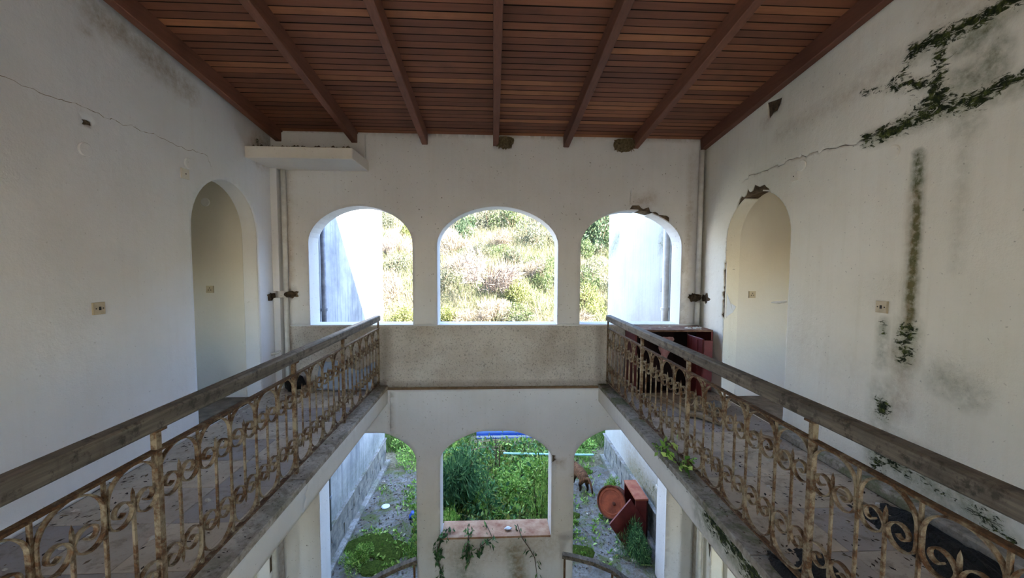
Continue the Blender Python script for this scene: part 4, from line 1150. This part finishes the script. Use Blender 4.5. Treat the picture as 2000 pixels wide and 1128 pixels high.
for k, (x, y, L, a, lab) in enumerate([(-.25, 9.35, 1.1, .35, 'long fallen dry stick at the left before the striped panel'), (.25, 9.15, .7, -.6, 'short fallen dry stick beside the bare saplings'), (.05, 9.75, 1.0, .1, 'pale dry stick close below the striped panel')]):
    dx, dy = L / 2 * math.cos(a), L / 2 * math.sin(a)
    tag(MB().tube([(x - dx, y - dy, GZ + .2), (x, y, GZ + .25), (x + dx, y + dy, GZ + .17)], [.012, .014, .006], 6).build('dry_stick', WOODOLD), lab, 'stick')
# yard bushes
BAMB = [bush_me('bamboo', 4200, .2, .15, 'bamboo', 11, droop=.5, shell=.3)]
NETTLE = [bush_me('nettle', 3600, .085, .62, 'fresh', 10) for _ in range(2)]
YELL = [bush_me('yellow', 1700, .085, .5, 'fresh', 12)]
bush('bamboo_bush', 'dark', (-.62, 7.45, GZ), 1.25, 1.2, 'dense dark narrow leaved bush at the left of the middle lower opening', 'bush', None, 0, BAMB)
bush('fern_bush', 'green', (-.85, 6.35, GZ), .75, .75, 'feathery light green plant below the dark narrow leaved bush', 'bush', None, 0, NETTLE)
bush('weed_bush', 'green', (.35, 7.5, GZ), 1.0, .5, 'leafy green weeds in the middle of the lower opening', 'bush', None, 1, NETTLE)
bush('weed_bush', 'green', (.75, 8.2, GZ), 1.2, .45, 'leafy green weeds behind the others at right of the lower opening', 'bush', None, 0, NETTLE)
bush('weed_bush', 'yellow', (.82, 6.75, GZ), .75, 1.15, 'yellow green climbing plant at the right edge of the lower opening', 'bush', None, 0, YELL)
bush('weed_bush', 'green', (-.05, 6.5, GZ), .8, .35, 'low green weeds just beyond the brick red sill', 'bush', None, 1, NETTLE)
bush('weed_bush', 'green', (-1.7, 9.7, GZ), 1.3, .5, 'low bright weeds at the end of the left path', 'bush', None, 0, NETTLE)
bush('weed_bush', 'green', (1.9, 9.8, GZ), 1.3, .5, 'low bright weeds at the end of the right path', 'bush', None, 1, NETTLE)
bush('weed_bush', 'green', (-1.15, 6.2, GZ), .55, .4, 'small leafy weed beside the left path near the pillar', 'bush', None, 1, NETTLE)
bush('weed_bush', 'dark', (2.27, 5.93, GZ), .46, .6, 'dark tangled weeds growing in front of the fallen maroon board', 'bush', None, 0, BAMB)
bush('weed_bush', 'dark', (-2.05, 5.98, GZ), .45, .3, 'low dark weeds at the near corner of the left outdoor wall', 'bush', None, 0, NETTLE)
bush('weed_bush', 'green', (2.34, 7.6, GZ), .3, .55, 'thin weed climbing the foot of the right outdoor wall', 'bush', None, 1, NETTLE)
# low rosettes and sprigs growing from dirt on the paths
X, Y = scatter(2600, -2.26, 2.42, 5.7, 8.9, lambda X, Y: ((X < -1.3) | (X > 1.2)) & (((X < -2.2) | (X > 2.3) | ((X > -1.65) & (X < 1.5))) | (RNG.uniform(0, 1, len(X)) < .22)))
cs = clump(2.2, .02, 9.)(X, Y); X, Y = X[cs], Y[cs]
C = np.stack([X, Y, np.full(len(X), GZ + .035)], 1).repeat(5, 0) + RNG.normal(0, .03, (len(X) * 5, 3)) * (1, 1, .3); C[:, 2] = np.maximum(C[:, 2], GZ + .036)
v_, f_, c_ = leaf_quads(C, np.tile([0, 0, .5], (len(C), 1)), .07, .45, PAL['fresh'])
v_[:, 2] = np.maximum(v_[:, 2], GZ + .037)
tag(link(bpy.data.objects.new('path_weeds', npmesh('path_weeds', v_, f_, LEAF, False, None, c_))), 'low leafy weeds sprouting in tufts from the concrete paths', 'weeds', None, 'stuff')
# bare saplings
def sapling(x, y, h, label):
    R = thing('bare_sapling', label, 'sapling', (x, y, GZ))
    MB().tube([(0, 0, 0), (.02, 0, h * .5), (0, .02, h)], [.018, .014, .006], 6).build('trunk', BARK, R)
    for k in range(4):
        a = random.uniform(0, 6.28); z = h * random.uniform(.4, .9)
        MB().tube([(0, 0, z), (.12 * math.cos(a), .12 * math.sin(a), z + .15)], [.007, .003], 5).build('twig', BARK, R)
sapling(.06, 8.75, .75, 'left of two thin bare saplings in the yard')
sapling(.14, 8.6, .7, 'right of two thin bare saplings in the yard')

# moss cushions
def moss(loc, rx, ry, h, label, seed):
    bm = bmesh.new(); bmesh.ops.create_icosphere(bm, subdivisions=4, radius=1)
    bmesh.ops.delete(bm, geom=[v for v in bm.verts if v.co.z < -.05], context='VERTS')
    for v in bm.verts:
        k = 1 + .3 * mnoise.noise(v.co * 2 + Vector((seed, 1, 0)))
        r = 1 + .25 * mnoise.noise(v.co * 9 + Vector((seed, 0, 2)))
        v.co = Vector((v.co.x * rx * k, v.co.y * ry * k, max(0, v.co.z) * h * r))
    me = bpy.data.meshes.new('moss_patch'); bm.to_mesh(me); bm.free(); me.materials.append(MOSS)
    tag(inst('moss_patch', me, None, loc), label, 'moss')
moss((1.35, 6.05, GZ + .03), .30, .16, .06, 'bright moss cushion on the right path near the stair rail', 1)
moss((1.45, 7.0, GZ + .03), .16, .10, .04, 'small moss patch in the middle of the right path', 2)
moss((1.2, 6.45, GZ + .03), .18, .16, .04, 'dull moss patch against the pillar on the right path', 3)
moss((-1.95, 6.35, GZ + .03), .42, .30, .06, 'wide moss bed on the left path near the wall', 4)
moss((-1.6, 6.2, GZ + .03), .28, .26, .05, 'moss bed on the left path beside the pillar', 5)
moss((-1.75, 5.85, GZ + .03), .30, .16, .05, 'moss bed on the left path closest to the house', 6)
moss((2.0, 8.55, GZ + .03), .2, .18, .06, 'green moss tuft at the far end of the right path', 7)

# hanging creeper on the lower sill
def creeper(pts, n, label, name='hanging_creeper', size=.075):
    R = thing(name, label, 'creeper', pts[0]); b = Vector(pts[0])
    P = [Vector(p) - b for p in pts]
    MB().tube(P, [.006] * (len(P) - 1) + [.003], 5, False).build('stem', BARK, R)
    Pn = np.array([p[:] for p in P]); t = RNG.uniform(0, len(P) - 1.001, n); i = t.astype(int); f = (t - i)[:, None]
    C = Pn[i] * (1 - f) + Pn[i + 1] * f + RNG.normal(0, .035, (n, 3)) * (1, .5, 1)
    C[:, 1] = np.minimum(C[:, 1], .02)
    V, F, c = leaf_quads(C, np.tile([0, -.3, -.6], (n, 1)), size, .4, PAL['bamboo'], droop=.4)
    link(bpy.data.objects.new('leaves', npmesh('leaves', V, F, LEAF, False, None, c)), R)
creeper([(-.60, 5.42, -2.06), (-.70, 5.24, -2.09), (-.75, 5.235, -2.3), (-.70, 5.23, -2.55), (-.66, 5.23, -2.8)], 90, 'creeper hanging over the left end of the brick red sill')
creeper([(-.35, 5.45, -2.06), (-.32, 5.22, -2.10), (-.35, 5.225, -2.25), (-.30, 5.23, -2.4)], 70, 'short creeper hanging from the sill beside the longest one')
creeper([(-.1, 5.5, -2.06), (.0, 5.22, -2.09), (-.15, 5.225, -2.2), (-.2, 5.23, -2.3)], 40, 'thin creeper lying over the middle of the sill')
creeper([(.35, 5.45, -2.06), (.4, 5.22, -2.1), (.5, 5.225, -2.25), (.58, 5.23, -2.4), (.62, 5.23, -2.7)], 26, 'almost bare creeper trailing from the right part of the sill')
tag(lump('paper_scrap', (.22, 5.4, -2.085), (.05, .03, .02), 'x', 4, WHITEPL), 'crumpled white paper scrap on the brick red sill', 'paper')

# weed on the right gallery edge
def weed(loc, n, r, label, size=.06):
    R = thing('gallery_weed', label, 'weed', loc)
    mb = MB(); tips = []
    for k in range(7):
        a = random.uniform(0, 6.28); t = (r * math.cos(a), r * math.sin(a) * 1.3, random.uniform(.4, 1.1) * r); tips.append(t)
        mb.tube([(0, 0, 0), (t[0] * .5, t[1] * .5, t[2] * .8), t], [.004, .003, .002], 5, False)
    mb.build('stems', LEAF if False else BARK, R)
    T = np.array(tips)[RNG.integers(0, 7, n)] * RNG.uniform(.3, 1.05, (n, 1)) + RNG.normal(0, .012, (n, 3))
    T[:, 2] = np.abs(T[:, 2])
    V, F, c = leaf_quads(T, T / (np.linalg.norm(T, axis=1)[:, None] + 1e-6), size, .55, PAL['fresh'])
    link(bpy.data.objects.new('leaves', npmesh('leaves', V, F, LEAF, False, None, c)), R)
weed((1.50, 3.05, .0), 50, .12, 'small green weed rooted at a post foot on the right gallery edge')
weed((1.46, 3.3, .0), 26, .08, 'tiny weed sprouting behind the green one on the right gallery edge', .045)

# ---- things in the yard
# blue and white striped panel
R = thing('striped_panel', 'blue and white striped plastic panel standing in the grass at the hill foot', 'panel', (.45, 10.42, GZ - .01))
for k, (z0, z1, m) in enumerate(((.0, .03, BLUEPL), (.03, .09, WHITEPL), (.09, .155, BLUEPL), (.155, .21, BLUEMID), (.21, .30, WHITEPL), (.30, .38, BLUEPL), (.38, .46, WHITEPL))):
    MB().box((-.88, -.03, z0), (1.1, .03, z1 - .004), None, .006).build('slat', m, R)
for x in (-.7, .9): MB().box((x - .03, .03, 0), (x + .03, .07, .48)).build('leg', PIPEG, R)
tag(MB().tube([(.25, 9.05, GZ + .24), (1.0, 9.02, GZ + .22), (2.35, 8.98, GZ + .2)], .025, 10).build('plastic_pipe', CYANPIPE), 'pale blue plastic pipe lying across the end of the yard', 'pipe')
tag(MB().tube([(.95, 8.85, GZ + .06), (1.35, 8.9, GZ + .05)], .02, 10).build('plastic_pipe', WHITEPL), 'short white pipe lying before the pale blue one', 'pipe')
tag(lump('plastic_bag', (-1.42, 7.05, GZ + .08), (.09, .07, .07), 'x', 2, BLUEPL), 'crumpled blue plastic bag at the edge of the left path', 'bag')
tag(MB().lathe([(.075, 0), (.08, .012), (.06, .02)], 18, Matrix.Translation((-2.02, 7.4, GZ + .036))).build('lid', WHITEPL), 'round white lid lying on the left path', 'lid')

# rusty drum on its side
R = thing('rusty_drum', 'rusty orange steel drum end tipped over on the right path', 'drum', (2.20, 6.95, GZ + .035))
Mx = Matrix.Translation((0, 0, .27)) @ Euler((math.radians(64), math.radians(-10), math.radians(-38))).to_matrix().to_4x4()
MB().lathe([(.262, -.10), (.272, -.09), (.262, -.08), (.262, .07), (.274, .085), (.274, .105), (.255, .105), (.25, .085)], 36, Mx).build('barrel', RUSTDARK, R)
MB().lathe([(.25, .075), (.25, .088), (.20, .092), (.19, .086), (.02, .087)], 36, Mx).build('lid', RUSTDRUM, R)
MB().lathe([(.03, .086), (.03, .1), (.02, .104)], 12, Mx @ Matrix.Translation((.05, -.02, 0))).build('bung', RUSTDARK, R)
# maroon cabinet box against the right outdoor wall
R = thing('broken_cabinet', 'red open cabinet box against the right outdoor wall behind the drum', 'cabinet', (2.47, 6.58, GZ + .035))
MB().box((-.11, -.30, .69), (.11, .30, .72), None, .004).build('top', REDTOP, R)
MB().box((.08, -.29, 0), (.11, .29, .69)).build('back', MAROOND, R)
MB().box((-.10, .265, 0), (.08, .295, .69)).build('side_panel', MAROON, R)
MB().box((-.10, -.295, 0), (.08, -.265, .69)).build('side_panel', MAROON, R)
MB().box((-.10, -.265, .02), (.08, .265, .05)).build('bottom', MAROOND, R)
# fallen door board, standing on one corner
q = [Vector((2.15, 6.12, GZ + .04)), Vector((1.885, 6.12, GZ + .44)), Vector((2.26, 6.22, GZ + .79)), Vector((2.525, 6.22, GZ + .39))]
nb = (q[1] - q[0]).cross(q[2] - q[0]).normalized() * .028
if nb.y < 0: nb = -nb
mb = MB().add([p for p in q] + [p + nb for p in q], [(0, 1, 2, 3), (7, 6, 5, 4), (0, 4, 5, 1), (1, 5, 6, 2), (2, 6, 7, 3), (3, 7, 4, 0)])
tag(mb.build('cabinet_door', MAROON), 'dark maroon cabinet door standing on one corner before the drum', 'board')
# cat walking away
def cat(loc, rz):
    verts = [(0, 0, .27), (0, .10, .285), (0, .20, .275), (0, .27, .30), (0, .315, .325), (0, .36, .315),
             (0, -.08, .26), (0, -.16, .30), (.0, -.24, .22), (0, -.28, .12),
             (.05, -.03, .20), (.055, .00, .12), (.055, -.035, .075), (.055, -.02, .015),
             (-.05, -.03, .20), (-.055, .03, .12), (-.055, .0, .075), (-.055, .02, .015),
             (.045, .20, .17), (.045, .19, .10), (.045, .21, .015), (-.045, .20, .17), (-.045, .24, .10), (-.045, .27, .015)]
    edges = [(0, 1), (1, 2), (2, 3), (3, 4), (4, 5), (0, 6), (6, 7), (7, 8), (8, 9), (0, 10), (10, 11), (11, 12), (12, 13), (0, 14), (14, 15), (15, 16), (16, 17), (2, 18), (18, 19), (19, 20), (2, 21), (21, 22), (22, 23)]
    rad = [.082, .085, .078, .05, .052, .028, .03, .022, .019, .014, .045, .03, .02, .019, .045, .03, .02, .019, .03, .021, .019, .03, .021, .019]
    me = bpy.data.meshes.new('cat_body'); me.from_pydata(verts, edges, []); me.materials.append(FURM)
    R = thing('cat', 'brown cat with dark legs walking away along the right path', 'cat', loc, rz); R.scale = (1.25, 1.25, 1.25)
    o = link(bpy.data.objects.new('body', me), R)
    sk = o.modifiers.new('skin', 'SKIN')
    for v, r in zip(me.skin_vertices[0].data, rad): v.radius = (r, r)
    me.skin_vertices[0].data[0].use_root = True
    ss = o.modifiers.new('sub', 'SUBSURF'); ss.levels = 2; ss.render_levels = 2
    o.modifiers['skin'].use_smooth_shade = True
    t = NT('tabby fur'); p = t.coords(); z = t.n('ShaderNodeSeparateXYZ'); t.l(p, z.inputs[0])
    c = t.ramp(t.noise(t.mapping(p, (6, 18, 6)), 3, 4), [(.35, lin(62, 44, 32)), (.65, lin(116, 82, 58))])
    c = t.mix(t.ramp(z.outputs[2], [(.12, 1), (.21, 0)]), c, lin(40, 30, 26))
    me.materials[0] = t.fin(c, .9, .1)
    for s in (-1, 1):
        MB().add([(s * .035 - .016, .315, .36), (s * .035 + .016, .315, .36), (s * .035, .33, .36), (s * .042, .315, .405)], [(0, 1, 3), (1, 2, 3), (2, 0, 3), (0, 2, 1)]).build('ear', FURD, R)
        MB().lathe([(.002, 0), (.006, .003), (.002, .006)], 8, Matrix.Translation((s * .02, .355, .335))).build('eye', BLACKP, R)
cat((1.84, 7.75, GZ + .035), math.radians(16))

# pale rubbish and stones in the yard
rub = [MB().add([(math.cos(a) * r, math.sin(a) * r * .7, 0) for a, r in zip((0, 1.2, 2.4, 3.6, 5), (.05, .04, .055, .035, .05))] + [(0.005, 0, .02)], [(i, (i + 1) % 5, 5) for i in range(5)] + [(4, 3, 2, 1, 0)]).me('rubble_chip', RUBBLE)]
for k, (x, y, s) in enumerate([(1.35, 6.9, .8), (1.6, 7.6, .9), (1.75, 7.05, .6), (1.4, 7.35, .7), (2.0, 6.1, 1.2), (1.85, 5.9, 1.), (2.2, 5.85, 1.5), (1.55, 6.3, .7), (2.0, 8.1, .8), (-1.4, 7.9, .8), (-1.35, 7.6, .8), (-1.5, 6.6, .8), (-1.55, 6.45, .9), (-2.3, 8.3, .8), (-1.45, 8.2, .7), (1.95, 8.5, 1.)]):
    tag(inst('rubble_chip', rub[0], None, (x, y, GZ + .034), (0, 0, k), (s, s, s)), 'pale plaster chip lying on the yard paths', 'chip', 'plaster chips on the yard paths')
def litter(name, n, box, z, size, pal, label, mat=DRY, keep=None):
    x0, x1, y0, y1 = box
    X, Y = scatter(n, x0, x1, y0, y1, keep); n = len(X)
    C = np.stack([X, Y, np.full(n, z) + RNG.uniform(0.004, .012, n)], 1)
    a = RNG.uniform(0, 6.28, n); Nn = np.stack([np.cos(a), np.sin(a), RNG.uniform(-.02, .15, n)], 1)
    L = (size * RNG.uniform(.5, 1.5, n))[:, None]; s = np.stack([-np.sin(a), np.cos(a), RNG.uniform(-.1, .1, n)], 1) * L * .22
    V = np.stack([C, C + Nn * L * .5 + s, C + Nn * L, C + Nn * L * .5 - s], 1).reshape(-1, 3); V[:, 2] = np.maximum(V[:, 2], z + .003)
    c = PAL[pal][RNG.integers(0, len(PAL[pal]), n)] * RNG.uniform(.5, 1.2, (n, 1))
    o = link(bpy.data.objects.new(name, npmesh(name, V, np.arange(4 * n).reshape(n, 4), mat, False, None, np.repeat(c, 4, 0))))
    return tag(o, label, 'litter', None, 'stuff')
PAL['brownlit'] = C3((92, 74, 54), (66, 52, 38), (122, 102, 76), (48, 38, 30))
PAL['blacklit'] = C3((24, 20, 17), (40, 33, 27), (16, 14, 12), (60, 50, 40))
litter('leaf_litter', 700, (1.2, 2.55, 5.7, 8.6), GZ + .036, .035, 'brownlit', 'dead leaves and twigs scattered on the right path')
litter('leaf_litter', 700, (-2.4, -1.3, 5.7, 8.6), GZ + .036, .035, 'brownlit', 'dead leaves and twigs scattered on the left path')
litter('leaf_litter', 900, (-2.75, -1.6, 1.6, 5.2), .002, .03, 'brownlit', 'dry crumbs and dead leaves on the left gallery floor', keep=lambda X, Y: RNG.uniform(0, 1, len(X)) < np.where(X < -2.4, 1, .22))
litter('leaf_litter', 520, (1.62, 2.75, 1.5, 5.0), .002, .026, 'brownlit', 'dry crumbs and dead leaves on the right gallery floor')
litter('leaf_litter', 110, (2.0, 2.7, 1.2, 2.7), .002, .026, 'blacklit', 'dark rotten leaves on the near right gallery floor')
litter('leaf_litter', 200, (1.45, 1.6, 2.0, 5.2), .004, .018, 'brownlit', 'crumbs along the foot of the right railing')
litter('leaf_litter', 120, (-1.57, -1.41, 2.0, 5.2), .004, .018, 'brownlit', 'crumbs along the foot of the left railing')

# ---- things on the galleries
# maroon cupboard in the right corner
R = thing('maroon_cupboard', 'open maroon cupboard in the right corner below the right arch', 'cupboard', (1.78, 4.88, 0))
MB().box((0, 0, .775), (1.0, .39, .80), None, .004).build('top', m_simple('dusty maroon top', lin(92, 58, 46), lin(138, 112, 92), 9, .9, .5), R)
MB().box((0, .0, .03), (.025, .38, .775)).build('side_panel', MAROON, R)
MB().box((.975, .0, .03), (1.0, .38, .775)).build('side_panel', MAROON, R)
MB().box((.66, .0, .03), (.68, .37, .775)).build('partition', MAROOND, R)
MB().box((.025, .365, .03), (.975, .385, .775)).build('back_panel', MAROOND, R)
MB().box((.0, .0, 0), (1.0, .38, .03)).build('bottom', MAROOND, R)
d2 = MB().box((.0, -.012, 0), (.30, .012, .62), None, .003).build('door', MAROON, R); d2.location = (.685, -.016, .05)
d1 = MB().box((.0, -.012, 0), (.33, .012, .70), None, .003)
d1o = d1.build('door', MAROON, R); d1o.location = (.665, -.02, .05); d1o.rotation_euler = (0, 0, math.radians(-86))
for xx in (.06, .19): MB().box((xx, -.02, .02), (xx + .05, -.012, .68)).build('batten', MAROON, d1o)
# rag hanging from the cupboard
def cloth(name, w, h, nx, ny, fn, mat, label, cat, t=.004):
    vs, fs = [], []
    for j in range(ny + 1):
        for i in range(nx + 1): vs.append(fn(i / nx, j / ny))
    for j in range(ny):
        for i in range(nx):
            a = j * (nx + 1) + i; fs.append((a, a + 1, a + nx + 2, a + nx + 1))
    o = link(bpy.data.objects.new(name, mesh(name, vs, fs, mat, True)))
    sd = o.modifiers.new('thickness', 'SOLIDIFY'); sd.thickness = t
    return tag(o, label, cat)
cloth('hanging_rag', 1, 1, 10, 14, lambda u, v: (2.08 + .16 * u + .02 * math.sin(9 * v), 4.85 - .012 * math.sin(14 * u + 3 * v), .72 - .33 * v * (.75 + .25 * math.sin(5 * u))), PINK, 'pink and grey rag hanging in the open maroon cupboard', 'rag')
# bluish crumpled sheet against the parapet on the left gallery
cloth('plastic_sheet', 1, 1, 26, 12, lambda u, v: (-2.25 + .72 * u, 5.24 - .16 * (1 - v) - .05 * abs(mnoise.noise(Vector((u * 7, v * 5, 2)))), .015 + (.28 + .06 * math.sin(7 * u)) * v + .03 * mnoise.noise(Vector((u * 8, v * 8, 5)))), BLUECLOTH, 'crumpled pale blue plastic sheet against the parapet on the left gallery', 'sheet')
tag(lump('charred_sack', (-2.5, 5.12, .08), (.13, .09, .10), 'x', 6, BLACKROT), 'black charred sack beside the pale blue sheet on the left gallery', 'sack')
# rubble on cupboard top
chip = rub[0]
for k in range(15):
    x = random.uniform(1.95, 2.72) if k > 4 else random.uniform(2.35, 2.7)
    s = random.uniform(.5, 1.1) if k < 6 else random.uniform(.3, .6)
    tag(inst('plaster_chunk', chip, None, (x, random.uniform(4.93, 5.2), .8), (0, 0, random.uniform(0, 6)), (s, s, s * 1.2)), 'broken white plaster chunk on top of the maroon cupboard', 'chunk', 'plaster chunks on the cupboard')
# debris on the right gallery floor
def arc(pts, r, n=9, z=None): return MB().tube(pts, r, n)
hp = [(1.9 + .0 * k, 0, 0) for k in range(2)]
hpts = [(1.86 + .45 * (k / 20) + .08 * math.sin(k * .3), 4.72 - .95 * (k / 20) ** 1.0 + .12 * math.sin(k * .45), .028) for k in range(21)]
tag(MB().tube(hpts, .022, 9).build('garden_hose', HOSE), 'pale dirty hose curving across the floor before the maroon cupboard', 'hose')
hpts = [(2.0 + .5 * (k / 20), 4.6 - .5 * (k / 20) - .1 * math.sin(k * .16), .02) for k in range(21)]
tag(MB().tube(hpts, .014, 8).build('bent_stick', WOODOLD), 'thin bent stick lying beside the pale hose', 'stick')
tag(lump('stone', (2.47, 4.25, .05), (.085, .065, .055), 'x', 12, STONE), 'round grey stone on the floor before the right doorway', 'stone')
tag(lump('stone', (2.62, 4.32, .04), (.06, .05, .04), 'x', 14, RUBBLE), 'pale mortar lump beside the round grey stone', 'stone')
for k, (x, y, L, w, a, lab) in enumerate([(2.35, 4.05, .34, .05, .5, 'pale broken lath lying near the round grey stone'), (2.1, 4.4, .4, .06, 2.3, 'broken wood piece lying under the pale hose'), (2.3, 4.5, .3, .05, 1.2, 'short broken wood piece close to the cupboard door'), (2.55, 3.55, .28, .05, 2.2, 'splintered wood strip beside the right wall kerb'), (2.52, 2.35, .62, .04, 1.75, 'long grey stick on the black litter by the right wall'), (2.45, 3.2, .2, .04, .9, 'small wood splinter on the right gallery floor')]):
    o = MB().box((-L / 2, -w / 2, 0), (L / 2, w / 2, .016), None, .003).build('wood_scrap', WOODOLD); o.location = (x, y, .004 + .012 * (k == 0)); o.rotation_euler = (0, .01, a)
    tag(o, lab, 'wood scrap')
# black wet litter heaps
def heap(x0, x1, y0, y1, h, label, seed, n=34):
    gx, gy = np.meshgrid(np.linspace(0, 1, n), np.linspace(0, 1, n))
    z = np.array([[max(0, (1 - (2 * u - 1) ** 2) * (1 - (2 * v - 1) ** 2) * .9 + .75 * mnoise.noise(Vector((u * 4, v * 5, seed))) + .35 * mnoise.noise(Vector((u * 14, v * 16, seed))) - .22) for u, v in zip(a, b)] for a, b in zip(gx, gy)])
    V = np.stack([x0 + gx * (x1 - x0), y0 + gy * (y1 - y0), .004 + h * z - .004 * (z <= 0)], -1).reshape(-1, 3); idx = np.arange(n * n).reshape(n, n)
    F = np.stack([idx[:-1, :-1], idx[:-1, 1:], idx[1:, 1:], idx[1:, :-1]], -1).reshape(-1, 4)
    zz = z.reshape(-1)[F].max(1); F = F[zz > 0]
    o = link(bpy.data.objects.new('rotten_litter', npmesh('rotten_litter', V, F, BLACKROT))); tag(o, label, 'litter', None, 'stuff')
heap(2.28, 2.72, 1.0, 2.5, .10, 'black rotten litter heaped against the right wall', 1.)
heap(1.48, 1.85, 1.5, 2.1, .05, 'black wet litter under the foot of the right railing', 5.)
# small pale chips on the left gallery floor
for k in range(34):
    x = -2.72 + random.random() ** 2 * 1.0; y = random.uniform(1.9, 3.3) if k < 22 else random.uniform(3.9, 5.0); s = random.uniform(.25, .75)
    tag(inst('plaster_chip', chip, None, (x, y, .001), (0, 0, random.uniform(0, 6)), (s, s, s)), 'small pale plaster chip on the left gallery floor', 'chip', 'plaster chips on the left gallery floor')
for k in range(26):
    x = 2.68 - random.random() ** 1.5 * .95; y = random.uniform(2.2, 4.7); s = random.uniform(.25, .8)
    tag(inst('plaster_chip', chip, None, (x, y, .001), (0, 0, random.uniform(0, 6)), (s, s, s)), 'small pale plaster chip on the right gallery floor', 'chip', 'plaster chips on the right gallery floor')
